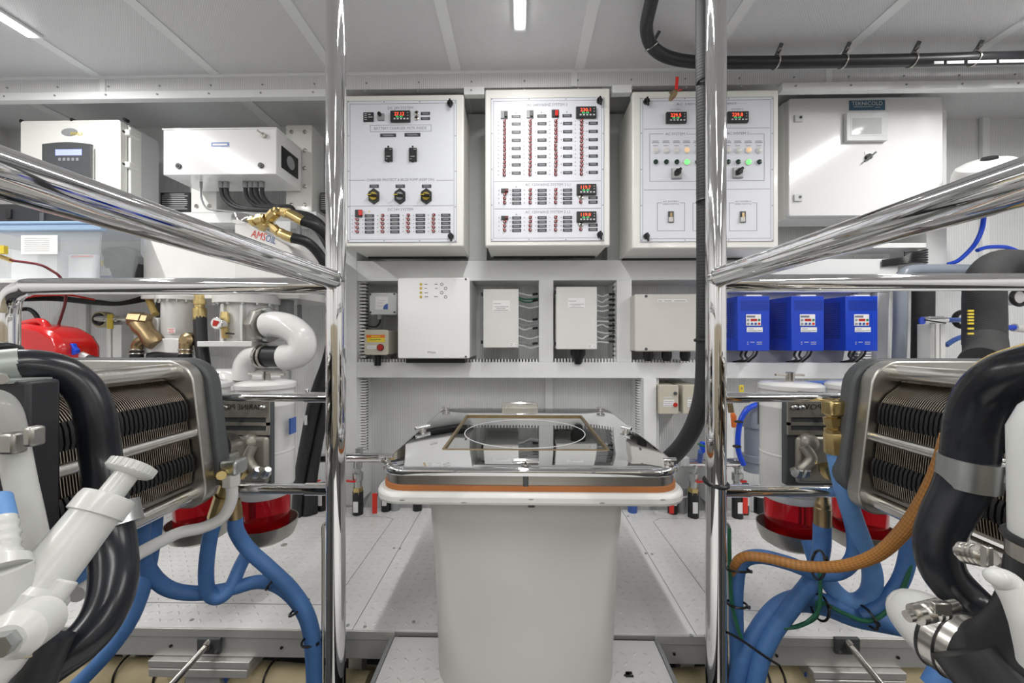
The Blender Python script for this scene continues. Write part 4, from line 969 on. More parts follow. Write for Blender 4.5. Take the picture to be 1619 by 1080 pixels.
for p_, q_, r_ in (((398, 350), (420, 345), .018), ((412, 360), (440, 332), .018), ((420, 348), (445, 372), .016), ((436, 334), (460, 338), .017), ((432, 362), (452, 372), .016)):
    B().lathe(P(*p_, Yo + .0), P(*q_, Yo - .02), ((0, r_), (.25, r_), (.28, r_ * .75), (.5, r_ * .75), (.53, r_ * 1.1), (.85, r_ * 1.1), (.88, r_ * .8), (1, r_ * .8)), 8).add('brass_fitting', 'brass', t)
for p_, q_ in (((456, 337), (480, 350)), ((445, 370), (464, 377))): B().lathe(P(*p_, Yo - .02), P(*q_, Yo - .02), ((0, .016), (.3, .019), (1, .019)), 12).add('brass_ferrule', 'brass', t)
B().ptube([(478, 349, Yo - .02), (500, 358, Yo), (519, 378, Yo + .05), (529, 410, Yo + .1), (531, 460, Yo + .15)], .019).add('oil_hose', 'rubber', t); B().ptube([(462, 376, Yo - .02), (485, 383, Yo), (503, 400, Yo + .04), (516, 425, Yo + .08), (522, 470, Yo + .2)], .019).add('oil_hose', 'rubber', t)
# cables from the charger box to the right
t = thing('charger_cables', 'black cables dropping from the charger box and sweeping right', 'cables', P(440, 330, 1.8))
for i, (x, xe) in enumerate(((350, 0), (358, 3), (388, 0), (397, 4), (405, 0), (414, 5))):
    e = 336 + 4 * i
    B().ptube([(x, 296, 1.80), (x + 3, 312, 1.80), (x + 18, 326, 1.80), (x + 45, 332 - i, 1.80), (470, 335 + i, 1.80), (500, 345 + 4 * i, 1.80), (518, 365 + 6 * i, 1.80), (530, 400 + 6 * i, 1.8), (531, 470 + 6 * i, 1.8)], .0095, n=10).add('cable', 'rubber', t)
B().ptube([(318, 298, 1.80), (319, 315, 1.8), (328, 330, 1.8), (350, 333, 1.8), (375, 336, 1.8)], .004, n=8).add('thin_cable', 'mid_grey', t)
t = tag(B().ptube([(473, 352, 1.9), (474, 400, 1.9), (474, 500, 1.9), (484, 520, 1.9)], .010, n=10).add('wall_conduit', 'mid_grey'), 'thin dark conduit running down wall left of the left steel post', 'cable')
# two black hoses that run down behind the post
t = thing('fuel_hose', 'left of two thick black hoses slanting down behind left post', 'hose', P(468, 780, 1.7), 'pair of slanting black hoses'); B().ptube([(534, 480, 1.60), (522, 560, 1.64), (500, 625, 1.68), (486, 690, 1.72), (474, 760, 1.76), (470, 815, 1.8)], .026).add('hose', 'rubber', t)
B().pbox(481, 657, 485, 672, 1.66, .004).add('print_mark', 'light_grey', t)
t = thing('fuel_hose', 'right of two thick black hoses slanting down behind left post', 'hose', P(490, 780, 1.74), 'pair of slanting black hoses'); B().ptube([(532, 480, 1.70), (530, 560, 1.69), (518, 625, 1.72), (503, 690, 1.76), (492, 760, 1.78), (486, 815, 1.82)], .026).add('hose', 'rubber', t)

# ================================================================ right wall equipment
def pipe(name, label, pts, r, m, n=18, cat='pipe', grp=None, sm=True):
    t = tag(B().ptube(pts, r, n=n, smooth=sm).add(name, m), label, cat, grp); return t
pipe('pvc_pipe', 'grey plastic pipe bending down beside the white upright at right', [(1530, 427, 1.85), (1470, 427, 1.85), (1440, 428, 1.85), (1427, 436, 1.85), (1424, 455, 1.85), (1423, 520, 1.85), (1420, 600, 1.85)], .026, 'pvc_grey')
pipe('insulated_pipe', 'thin black foam insulated pipe beside the grey plastic pipe', [(1460, 440, 1.88), (1459, 520, 1.88), (1457, 610, 1.88)], .040, 'foam_black')
t = thing('duct_pipe', 'thick black foam insulated pipe elbow with yellow stencil at right', 'pipe', P(1555, 570, 1.55))
B().ptube([(1700, 424, 1.60), (1650, 419, 1.60), (1610, 416, 1.60), (1578, 418, 1.59), (1560, 436, 1.57), (1556, 462, 1.56), (1556, 505, 1.56), (1556, 545, 1.55)], [.050, .050, .051, .055, .058, .058, .059, .059], n=28).add('elbow_run', 'foam_black', t)
B().ptube([(1556, 535, 1.55), (1558, 560, 1.50), (1550, 575, 1.40)], [.059, .059, .057], n=28).add('lower_bend', 'foam_black', t)

for y in (490, 495, 500, 505, 510, 518, 526): B().pbox(1531, y, 1540, y + 3, 1.50, .004).add('yellow_stencil', 'yellow', t)
t = thing('channel_post', 'white channel post under the chrome valve at right', 'post', P(1483, 570, 1.80))
a, b, c, d = Rr(1471, 512, 1495, 612, 1.80)
for f0, f1 in ((0, .3), (.38, .62), (.7, 1)): B().box(a + (c - a) * f0, 1.80, b, a + (c - a) * f1, 1.86, d).add('channel_rib', 'white_paint', t, bevel=.002)
B().box(a + .001, 1.83, b + .001, c - .001, 1.859, d - .001).add('channel_web', 'light_grey', t)
t = thing('chrome_valve', 'small chrome valve with blue hose above the right channel post', 'valve', P(1480, 512, 1.74))
B().lathe(P(1458, 507, 1.74), P(1495, 506, 1.76), ((0, .016), (.2, .016), (.22, .009), (.4, .012), (1, .014)), 14).add('valve_body', 'chrome', t); B().pbox(1470, 500, 1494, 511, 1.75, .04).add('valve_block', 'zinc', t, bevel=.003)
B().bar(P(1462, 506, 1.72), P(1495, 511, 1.72), .005, .005).add('valve_lever', 'black', t); B().ptube([(1494, 506, 1.78), (1510, 506, 1.79), (1530, 506, 1.82)], .011, n=10).add('blue_hose', 'blue_plate', t)
B().ring(P(1521, 505, 1.95), (0, 1, 0), .035, .012).add('grommet', 'black', t)
pipe('blue_tube', 'bright blue tube curving down from the round white dome', [(1556, 335, 1.85), (1553, 360, 1.85), (1545, 380, 1.86), (1534, 395, 1.88), (1515, 412, 1.9), (1498, 418, 1.92)], .009, 'tube_blue', 10, 'tube')
pipe('blue_tube', 'blue tube arching over the thick insulated pipe', [(1545, 396, 1.9), (1562, 391, 1.9), (1590, 391, 1.9), (1610, 398, 1.9)], .009, 'tube_blue', 10, 'tube')
pipe('blue_tube', 'blue tube slanting behind the thick insulated pipe', [(1496, 546, 1.9), (1510, 537, 1.9), (1530, 530, 1.9), (1560, 522, 1.9)], .011, 'blue_plate', 10, 'tube')
t = thing('blue_tube_joint', 'blue tube with white coupling at the right picture edge', 'tube', P(1600, 520, 1.7)); B().ptube([(1580, 518, 1.7), (1606, 518, 1.7)], .011, n=10).add('tube', 'tube_blue', t); B().cyl(P(1603, 518, 1.7), P(1640, 522, 1.7), .017).add('coupling', 'plastic_white', t)
# dome filter
q = P(1556, 290, 1.70); t = thing('dome_blower', 'round white dome unit tilted on wall above the right steel rail', 'blower', q)
ax = Vector((-.30, -.42, .9)).normalized(); base = P(1560, 275, 1.72)
B().lathe(base - ax * .06, base + ax * .06, ((0, .085), (.3, .104), (.6, .104), (.8, .096), (.93, .07), (1, .04)), 36).add('dome', 'plastic_white', t)
B().lathe(base + ax * .055, base + ax * .068, ((0, .028), (1, .024)), 20).add('dome_cap', 'black', t)
B().lathe(base - ax * .05, base - ax * .17, ((0, .09), (.5, .08), (1, .05)), 30).add('dome_base', 'mid_grey', t)
for i in range(5):
    an = -2.3 + .13 * i; e1 = ax.cross(Vector((0, 0, 1))).normalized(); e2 = ax.cross(e1); rr = .1045
    c0 = base - ax * .012 + (e1 * math.cos(an) + e2 * math.sin(an)) * rr; c1 = base - ax * .012 + (e1 * math.cos(an + .1) + e2 * math.sin(an + .1)) * rr; B().bar(c0, c1, .006, .012, ax).add('vent_slot', 'black', t)
# round gauge at the right edge
v = P(1612, 470, 1.7); t = thing('dial_gauge', 'round black rimmed dial at the right picture edge', 'gauge', v); B().ring(v, (0, 1, 0), .033, .008).add('bezel', 'black', t); B().cyl(v, v + Vector((0, .05, 0)), .032).add('face', 'label_white', t)
# cable tray top of the drives
t = thing('cable_bundle', 'black cables in the slotted duct end beside right white upright', 'cables', P(1430, 405, 1.9))
for i in range(6): B().ptube([(1395, 412 + 1.6 * i, 1.92), (1425, 408 + 1.8 * i, 1.91), (1445, 400 + 2.8 * i, 1.90), (1466, 395 + 4 * i, 1.92)], .0045, n=8).add('cable', 'black', t)
trim(B().pbox(1380, 384, 1465, 392, 1.90, .14), 'white_frame')
# grey pvc and tubes at lower right
t = thing('pvc_standpipe', 'grey plastic standpipe with rounded cap, lower right wall', 'pipe', P(1192, 745, 1.75)); R_ = pxs(17, 1.75)
B().lathe(P(1192, 745, 1.75), P(1192, 640, 1.75), ((0, R_ * .85), (.15, R_ * .85), (.16, R_), (.25, R_), (.26, R_ * .8), (.66, R_ * .8), (.67, R_), (.88, R_), (.96, R_ * .75), (1, R_ * .3)), 24).add('standpipe', 'pvc_grey', t)
pipe('blue_tube', 'blue tube looping round the grey standpipe at lower right', [(1230, 637, 1.7), (1205, 638, 1.7), (1185, 645, 1.7), (1172, 662, 1.7), (1167, 690, 1.7), (1168, 715, 1.7), (1176, 735, 1.7)], .011, 'tube_blue', 10, 'tube')
for i, (x, y, lab) in enumerate(((1168, 667, 'upper'), (1165, 706, 'lower'))):
    v = P(x, y, 1.68); tag(B().ring(v, (0, 0, 1), .013, .004).add('tube_clip', 'black'), lab + ' black clip on the looping blue tube', 'clip', 'clips on blue tube')
pipe('blue_tube', 'pair of dark blue tubes behind filter lids, upper one', [(1262, 606, 1.6), (1290, 606, 1.6), (1330, 604, 1.6), (1370, 600, 1.6)], .010, 'blue_plate', 10, 'tube'); pipe('blue_tube', 'pair of dark blue tubes behind filter lids, lower one', [(1268, 616, 1.6), (1300, 615, 1.6), (1345, 615, 1.62), (1400, 614, 1.8), (1440, 610, 2.12)], .010, 'blue_plate', 10, 'tube')
t = thing('orange_valve', 'orange handled valve on white panel beside the right post', 'valve', P(1158, 680, 1.75)); B().prism([(lambda v: (v.x, v.z))(P(x, y, 1.75)) for x, y in ((1155, 654), (1160, 652), (1163, 658), (1163, 675), (1157, 676))], 1.74, 1.755).add('handle', 'orange_plastic', t, bevel=.003); B().cyl(P(1156, 652, 1.78), P(1154, 638, 1.78), .012).add('brass_stem', 'bronze', t)
t = thing('yellow_marker_tag', 'small yellow tag standing on the rail right of the post', 'tag', P(1172, 622, 1.2)); B().pbox(1169.5, 609, 1176, 621, 1.7, .006).add('tag_plate', 'yellow', t); bars(t, 'print_grey', [(1172, 1174, 614)], 1.699, 4)
t = thing('blue_tap', 'bright blue tap lever with green wire behind the right post', 'tap', P(1110, 715, 1.75)); B().prism([(lambda v: (v.x, v.z))(P(x, y, 1.75)) for x, y in ((1104, 702), (1108, 697), (1114, 698), (1115, 712), (1110, 716), (1106, 708))], 1.735, 1.75).add('lever', 'tube_blue', t, bevel=.003); B().cyl(P(1108, 714, 1.76), P(1106, 730, 1.82), .012).add('stem', 'blue_plate', t); B().ptube([(1104, 702, 1.72), (1112, 705, 1.70), (1120, 708, 1.7)], .005, n=8).add('wire', 'green_cable', t)

# ================================================================ hoses under the ceiling
Yh = 1.58
t = thing('ceiling_hose', 'black hose clipped along the ceiling with white print at right', 'hose', P(1300, 97, Yh))
B().ptube([(1056, -100, 1.14), (1042, -45, 1.20), (1028, 10, 1.30), (1022, 45, 1.40), (1030, 72, 1.49), (1055, 90, 1.55), (1100, 98, Yh), (1170, 99, Yh), (1300, 97.5, Yh), (1450, 95, Yh), (1619, 91, Yh), (1700, 89, Yh)], .0225, n=18).add('hose', 'rubber', t)
for i, (x0, x1) in enumerate(((1477, 1492), (1497, 1524), (1530, 1575), (1580, 1619))): B().bar(P(x0, 99 - .02 * (x0 - 1477), Yh - .0225), P(x1, 99 - .02 * (x1 - 1477), Yh - .0225), .0012, .011, (0, 0, 1)).add('print_band', 'light_grey', t)
cl = []
for i, (x, y) in enumerate(((1226, 98.5), (1332, 97), (1441, 95.3), (1539, 93))):
    v = P(x, y, Yh); k = thing('hose_clip', ('first', 'second', 'third', 'fourth')[i] + ' metal hose clip from the right post under the ceiling', 'clip', v, 'hose clips under the ceiling')
    B().ring(v, (1, .15, .1), .0245, .003).add('clip_band', 'steel', k); B().bar(v + Vector((0, -.005, .022)), v + Vector((.012, -.02, CEIL - v.z - .002)), .014, .004, (0, 1, 0)).add('clip_tab', 'dark_iron', k); B().cyl(v + Vector((.006, -.022, .038)), v + Vector((.006, -.008, .034)), .006, n=8).add('clip_screw', 'steel', k)
v = P(1030, 74, 1.49); k = thing('hose_clip', 'metal hose clip at the bend of the ceiling hose', 'clip', v, 'hose clips under the ceiling'); B().ring(v, (.5, .4, -.7), .0245, .003).add('clip_band', 'steel', k); B().bar(v + Vector((.008, -.005, .018)), v + Vector((.03, 0, CEIL - v.z - .002)), .012, .004, (0, 1, 0)).add('clip_tab', 'dark_iron', k)
t = thing('hanging_hose', 'thick black wrapped hose hanging beside the right steel post', 'hose', P(1070, 720, 1.2))
B().ptube([(1112, -175, 1.03), (1112, 60, 1.03), (1113, 200, 1.03), (1114, 380, 1.03), (1114, 520, 1.05), (1112, 610, 1.10), (1102, 660, 1.15), (1085, 695, 1.22), (1062, 722, 1.30), (1030, 745, 1.36)], [.019, .019, .019, .020, .021, .023, .025, .026, .027, .027], n=20).add('hose', 'rubber_wrap', t)
for y in (538,): B().ring(P(1114, y, 1.05), (0, 0, 1), .0225, .005).add('strap', 'black', t)
for y in (318, 130): B().ring(P(1116, y, 1.02), (0, 0, 1), .021, .003).add('wire_tie', 'black', t)
# ================================================================ polished guard rails
Yp = .95; RP = pxs(15, Yp)
def guard(side, label):
    px = 531 if side < 0 else 1132; ry = 443.6 if side < 0 else 440
    c = P(px, 500, Yp); t = thing('guard_rail', label, 'railing', (c.x, Yp, ZP - .10), 'polished engine guard rails')
    B().cyl((c.x, Yp, ZP - .12), (c.x, Yp, CEIL), RP, n=40).add('post', 'chrome', t)
    B().cyl((c.x, Yp, ZP - .13), (c.x, Yp, ZP - .115), RP * 1.9, n=32).add('post_foot', 'chrome', t)
    B().box(c.x - .05, -.9, FL, c.x + .05, 1.0, ZP - .13).add('rail_bed', 'aluminium', t)
    B().cyl((c.x, Yp, CEIL - .01), (c.x, Yp, CEIL), RP * 1.8, n=32).add('post_flange', 'chrome', t)
    z = P(px, ry, Yp).z
    B().tube([(c.x, Yp, z), (c.x, -.55, z)], RP, n=40, smooth=False).add('hand_rail', 'chrome', t)
    B().ring((c.x, Yp - RP * 1.02, z), (0, 1, 0), RP * 1.0, .0018, 40, 6).add('weld_bead', 'chrome', t)
    B().cyl((c.x, -.5, ZP - .12), (c.x, -.5, z), RP, n=32).add('rear_post', 'chrome', t)
    rr = pxs(13.5, Yp); yy = 452 if side < 0 else 447.5
    z2 = P(px, yy, Yp).z
    if side < 0:
        xs = [P(x, y, Yp) for x, y in ((531, 452), (300, 452), (70, 452))]; xs = [Vector((v.x, Yp, z2)) for v in xs]
        e = P(13, 480, Yp); pts = [xs[0], xs[1], xs[2], Vector((e.x + .045, Yp, z2 - .004)), Vector((e.x + .012, Yp, z2 - .022)), Vector((e.x, Yp, z2 - .065)), Vector((e.x, Yp, z2 - .15)), Vector((e.x, Yp, ZP - .12))]
    else:
        pts = [Vector((P(x, 447, Yp).x, Yp, z2)) for x in (1132, 1400, 1700, 1900)]
    B().tube(pts, rr, n=32, sub=8).add('cross_rail', 'chrome', t)
    sl = P(505 if side < 0 else 1192, 450, Yp); B().cyl((c.x, Yp, z2), (sl.x, Yp, z2), rr * 1.06, n=32).add('rail_sleeve', 'chrome', t)
    for yy, rp, xe in ((628.5, 7.2, 322 if side < 0 else 1352), (773.5 if side < 0 else 776, 8.3, 378 if side < 0 else 1316)):
        z3 = P(px, yy, Yp).z; e = P(xe, yy, Yp)
        B().cyl((c.x, Yp, z3), (e.x, Yp, z3), pxs(rp, Yp), n=24).add('lower_rail', 'chrome', t)
        sl = P(484 if side < 0 else 1183, yy, Yp); B().cyl((c.x, Yp, z3), (sl.x, Yp, z3), pxs(rp * 1.18, Yp), n=24).add('rail_socket', 'chrome', t)
    if side < 0: B().cyl((P(486, 622, Yp).x, Yp, P(486, 620, Yp).z), (P(486, 622, Yp).x, Yp - .002, P(486, 617.5, Yp).z + .003), .004, n=10).add('set_screw', 'chrome', t)
    # thin U rod beside the post
    xr = 511 if side < 0 else 1152
    B().ptube([(xr + (6 if side < 0 else -6), 826, 1.0), (xr, 833, 1.0), (xr, 860, 1.0), (xr, 960, 1.0), (xr, 1092, 1.0)], .0042, n=10).add('side_rod', 'steel', t)
    return t
guard(-1, 'polished steel guard rail with post, left of the hatch')
g2 = guard(1, 'polished steel guard rail with post, right of the hatch')
v = P(1132, 763, Yp); B().ring(v, (.1, -.15, 1), RP + .003, .0045, 28, 8).add('cable_tie', 'black', g2)
# ================================================================ steel hatch on white pedestal
HZ = CZ - .263; hx0, hx1, hy0, hy1 = -.298, .338, .80, 1.51; hcx = (hx0 + hx1) / 2
t = thing('hatch', 'polished steel hatch lid with square glass window on white rim', 'hatch', (hcx, 1.15, HZ - .1))
def rr2(x0, y0, x1, y1, r, n=6): return rrect(x0, y0, x1, y1, r, n)
# lid as a frame of four polished strips round the window
wx0, wx1, wy0, wy1 = -.184, .211, .937, 1.359
bm = B(); outer = rr2(hx0, hy0, hx1, hy1, .055, 6); k = len(outer)
def near(px_, py_):
    return (min(max(px_, wx0), wx1), min(max(py_, wy0), wy1))
inner = [(wx1 if x > hcx else wx0, wy1 if y > 1.15 else wy0) for x, y in outer]
rgs = [[bm.bm.verts.new((x + (hcx - x) * o_ / .32, y + (1.155 - y) * o_ / .355, HZ - z_)) for x, y in outer] for o_, z_ in ((.009, 0), (.0055, .0006), (.003, .002), (.001, .0045), (0, .008), (.0006, .0125), (.003, .017))]
top_o, bot_o = rgs[0], rgs[-1]
ci = [bm.bm.verts.new((x, y, HZ)) for x, y in ((wx1, wy0), (wx1, wy1), (wx0, wy1), (wx0, wy0))]
cb = [bm.bm.verts.new((x, y, HZ - .017)) for x, y in ((wx1, wy0), (wx1, wy1), (wx0, wy1), (wx0, wy0))]
q = k // 4
for i in range(k):
    j = (i + 1) % k; a_, b_ = i // q, j // q
    for r0, r1 in zip(rgs, rgs[1:]): bm.bm.faces.new((r1[i], r1[j], r0[j], r0[i]))
    for ring_, cc in ((top_o, ci), (bot_o, cb)):
        if a_ == b_: bm.bm.faces.new((ring_[i], ring_[j], cc[a_]))
        else: bm.bm.faces.new((ring_[i], ring_[j], cc[b_], cc[a_]))
for i in range(4): bm.bm.faces.new((ci[i], ci[(i + 1) % 4], cb[(i + 1) % 4], cb[i]))
lid = bm.add('lid', 'mirror_steel', t, ang=30)
fr = B()
for a_, b_ in (((wx0, wy0), (wx1, wy0)), ((wx1, wy0), (wx1, wy1)), ((wx1, wy1), (wx0, wy1)), ((wx0, wy1), (wx0, wy0))): fr.bar((*a_, HZ - .003), (*b_, HZ - .003), .006, .008)
fr.add('window_frame', 'bronze', lid)
B().box(wx0 + .002, wy0 + .002, HZ - .010, wx1 - .002, wy1 - .002, HZ - .004).add('window_pane', 'glass_tint', lid)
bb = B(); bb.ring((.0135, 1.135, HZ - .0045), (0, 0, 1), .172, .0016, 64, 6); bb.add('gasket_ring', 'light_grey', lid)
B().prismz(rr2(hx0 + .012, hy0 + .012, hx1 - .012, hy1 - .012, .045), HZ - .05, HZ - .024).add('cavity_floor', 'cavity', t)
B().prismz(rr2(hx0 + .010, hy0 + .010, hx1 - .010, hy1 - .010, .05), HZ - .038, HZ - .0245).add('steel_band', 'steel', t)
# hollow band round the opening
wall = B(); o1 = rr2(hx0 + .008, hy0 + .008, hx1 - .008, hy1 - .008, .05); i1 = rr2(hx0 + .014, hy0 + .014, hx1 - .014, hy1 - .014, .045); n_ = len(o1)
va = [wall.bm.verts.new((x, y, HZ - .040)) for x, y in o1]; vb = [wall.bm.verts.new((x, y, HZ - .017)) for x, y in o1]; vc = [wall.bm.verts.new((x, y, HZ - .017)) for x, y in i1]; vd = [wall.bm.verts.new((x, y, HZ - .040)) for x, y in i1]
for i in range(n_):
    j = (i + 1) % n_
    for p_, q_ in ((va, vb), (vb, vc), (vc, vd), (vd, va)): wall.bm.faces.new((p_[i], p_[j], q_[j], q_[i]))
wall.add('coaming', 'steel', t)
B().prismz(rr2(hx0 + .004, hy0 + .004, hx1 - .004, hy1 - .004, .055), HZ - .0485, HZ - .0385).add('orange_gasket', 'orange_rubber', t)
B().prismz(rr2(hx0 - .008, hy0 - .010, hx1 + .008, hy1 + .008, .06), HZ - .074, HZ - .049).add('white_rim', 'plastic_white', t, bevel=.008)
for x in (-.22, -.1, .04, .18, .29):
    B().ball((x + random.uniform(-.02, .02), hy0 - .0095, HZ - .068 + random.uniform(0, .012)), .007, .0012, .0018, 8, 5).add('chip', 'mid_grey', t)
def dog(px, py, L_, an, up=.011):
    yy = .263 * F / (py + 4 - CY); c = P(px, py + 4, yy); c.z = HZ
    o = B().cyl(c, c + Vector((0, 0, up)), .005, n=12).add('clamp_stem', 'chrome', lid)
    d = Vector((math.cos(an), math.sin(an), 0)) * L_ / 2; m = c + Vector((0, 0, up))
    B().cyl(m - d, m + d, .005, n=12).add('clamp_bar', 'chrome', o, bevel=.001); B().cyl(c, c + Vector((0, 0, .003)), .010, n=16).add('clamp_base', 'steel', o)
dog(831, 733, .055, 0); dog(610, 727, .03, .1); dog(1058, 730, .03, .1); dog(668, 678, .05, .9); dog(990, 678, .035, -.9); dog(705, 645, .03, 0); dog(950, 646, .03, 0)
h = B().box(-.09 + .02, hy1 - .005, HZ - .01, .05 + .02, hy1 + .012, HZ + .018).add('hinge', 'steel', lid, bevel=.002); B().cyl((-.075 + .02, hy1 + .004, HZ + .016), (.035 + .02, hy1 + .004, HZ + .016), .007, n=12).add('hinge_pin', 'chrome', h)
B().box(.018, hy0 + .088, HZ - .118, .034, hy0 + .10, HZ - .07).add('latch_hook', 'dark_iron', t, bevel=.002); B().cyl((.012, hy0 + .01, HZ - .048), (.012, hy0 + .01, HZ - .017), .006).add('latch_rod', 'dark_iron', t)
# pedestal below
pd = thing('hatch_pedestal', 'plain white pedestal with rounded corners carrying the steel hatch', 'pedestal', (hcx, 1.1, ZP - .014))
lf = B(); secs = []
for z, hw, y0_, y1_, r in ((HZ - .074, .228, .905, 1.42, .02), (HZ - .09, .227, .905, 1.42, .02), (HZ - .16, .223, .905, 1.42, .025), (HZ - .26, .2165, .908, 1.42, .03), (HZ - .40, .2165, .912, 1.42, .05), (ZP + .06, .2205, .914, 1.42, .085), (ZP - .0145, .222, .914, 1.42, .10)):
    secs.append([lf.bm.verts.new((x, y, z)) for x, y in rrect(.0137 - hw, y0_, .0137 + hw, y1_, r, 7)])
for A_, B_ in zip(secs, secs[1:]):
    for i in range(len(A_)): j = (i + 1) % len(A_); lf.bm.faces.new((A_[i], A_[j], B_[j], B_[i]))
lf.bm.faces.new(secs[0]); lf.bm.faces.new(secs[-1][::-1])
o = lf.add('pedestal_body', 'pedestal_grey', pd, ang=60)

# ================================================================ twin fuel filters with red bowls
def fuel_filter(cx1, cx2, label, px0, px1, side):
    Yc = 1.22
    t = thing('fuel_filter', label, 'filter', P((cx1 + cx2) / 2, 860, Yc), 'twin fuel filters')
    for j, cx in enumerate((cx1, cx2)):
        R_ = .080; c = P(cx, 613, Yc); zt = CZ - .150; zb_ = CZ - .462
        B().lathe((c.x, Yc, zb_), (c.x, Yc, zt), ((0, .072), (.03, R_), (.36, R_), (.365, R_ * 1.015), (.38, R_ * 1.015), (.385, R_), (.9, R_), (.905, R_ * 1.02), (.95, R_ * 1.02), (1, R_))).add('filter_housing', 'pipe_white', t) if False else B().lathe((c.x, Yc, zb_), (c.x, Yc, zt), ((0, .072), (.03, R_), (.36, R_), (.365, R_ * 1.015), (.38, R_ * 1.015), (.385, R_), (.82, R_), (.825, R_ * 1.012), (.84, R_ * 1.012), (.845, R_), (1, R_)), 40).add('filter_housing', 'pipe_white', t)
        l = B().lathe((c.x, Yc, zt), (c.x, Yc, zt + .022), ((0, R_ * 1.07), (.55, R_ * 1.07), (.8, R_ * .98), (1, R_ * .6)), 40).add('lid', 'pipe_white', t)
        B().cyl((c.x, Yc, zt + .02), (c.x, Yc, zt + .05), .012).add('lid_stud', 'steel', l); B().cyl((c.x - .05, Yc - .01, zt + .043), (c.x + .05, Yc + .012, zt + .04), .0042, n=10).add('tee_handle', 'steel', l)
        B().lathe((c.x, Yc, zb_ - .03), (c.x, Yc, zb_), ((.3, .073), (.5, .076), (1, .074)), 36).add('filter_head', 'light_grey', t)
        B().lathe((c.x, Yc, zb_ - .145), (c.x, Yc, zb_ - .021), ((0, .045), (.1, .060), (.2, .066), (1, .068)), 36).add('fuel_bowl', 'fuel_red', t)
        cup = B(); prof = ((0, .02), (.08, .055), (.3, .078), (.6, .086), (1, .090), (1, .087), (.6, .083), (.3, .074), (.12, .05))
        cup.lathe((c.x, Yc, zb_ - .172), (c.x, Yc, zb_ - .108), prof, 36); cup.add('heat_shield', 'steel_brushed', t)
        B().cyl((c.x, Yc, zb_ - .184), (c.x, Yc, zb_ - .170), .010, n=10).add('drain_plug', 'dark_iron', t)
        B().pbox(cx + 36, 662, cx + 38.5, 687, Yc - .035, .03).add('side_label', 'blue_plate', t) if j == 0 and side < 0 else None
    Ym = 1.12
    a, b, c, d = Rr(px0, 633, px1, 764, Ym); zz = lambda y: P((px0 + px1) / 2, y, Ym).z
    pl = B()
    for y0_, y1_ in ((633, 660), (668, 673), (681, 688)): pl.box(a, Ym, zz(y1_), c, Ym + .006, zz(y0_))
    pl.box(a, Ym, zz(681), a + .008, Ym + .006, zz(660)); pl.box(c - .008, Ym, zz(681), c, Ym + .006, zz(660))
    mp = pl.add('mount_plate', 'cast_grey', t)
    B().box(a, Ym + .008, zz(770), c, Ym + .03, zz(636)).add('cover_body', 'dark_iron', t, bevel=.004)
    sq = B().box(a + .02, Ym - .01, zz(764), c, Ym + .01, zz(690)).add('manifold_block', 'cast_grey', t, bevel=.012)
    v = P(395 if side < 0 else 1276, 700 if side < 0 else 700, Ym); B().ball(v, .028, .03, .028).add('casting_boss', 'cast_grey', sq)
    B().ptube([((400 if side < 0 else 1270), 705, 1.10), ((392 if side < 0 else 1283), 725, 1.09), ((402 if side < 0 else 1268), 742, 1.09), ((420 if side < 0 else 1255), 748, 1.09)], .014).add('casting_rib', 'cast_grey', sq)
    for x in ((402, 418) if side < 0 else (1258, 1270)): B().lathe(P(x, 752, 1.09), P(x + 6, 742, 1.08), ((0, .012), (.5, .014), (1, .009)), 8).add('union', 'zinc', sq)
    B().lathe(P(385 if side < 0 else 1305, 735, 1.08), P(378 if side < 0 else 1312, 755, 1.08), ((0, .016), (.5, .02), (1, .014)), 8).add('brass_union', 'brass', sq)
    for x in ((355, 415) if side < 0 else (1256, 1268)): B().ball(P(x, 644, Ym - .004), .010, .006, .006, 10, 6).add('plate_bolt', 'zinc', mp)
    text('MARINE POWER', 374 if side < 0 else 1302, 643.5, Ym - .001, 8.5, 'black', mp, 86 if side < 0 else 104, 'cut_lettering', mirror=True)
    B().box(a + .01, Yc - .02, zz(690), c - .02, Yc + .06, zz(640)).add('bridge_block', 'dark_iron', t)
    zr = P(400 if side < 0 else 1290, 628.5, .95).z
    for xx in (a + .03, c - .03): B().cyl((xx, .958, zr), (xx, Ym, zr - .012), .006, n=10).add('rail_arm', 'steel', t)
    return t
fuel_filter(421, 316, 'twin fuel filter with red bowls, left of the left steel post', 326, 425, -1)
fuel_filter(1249, 1359, 'twin fuel filter with red bowls, right of the right steel post', 1246, 1345, 1)

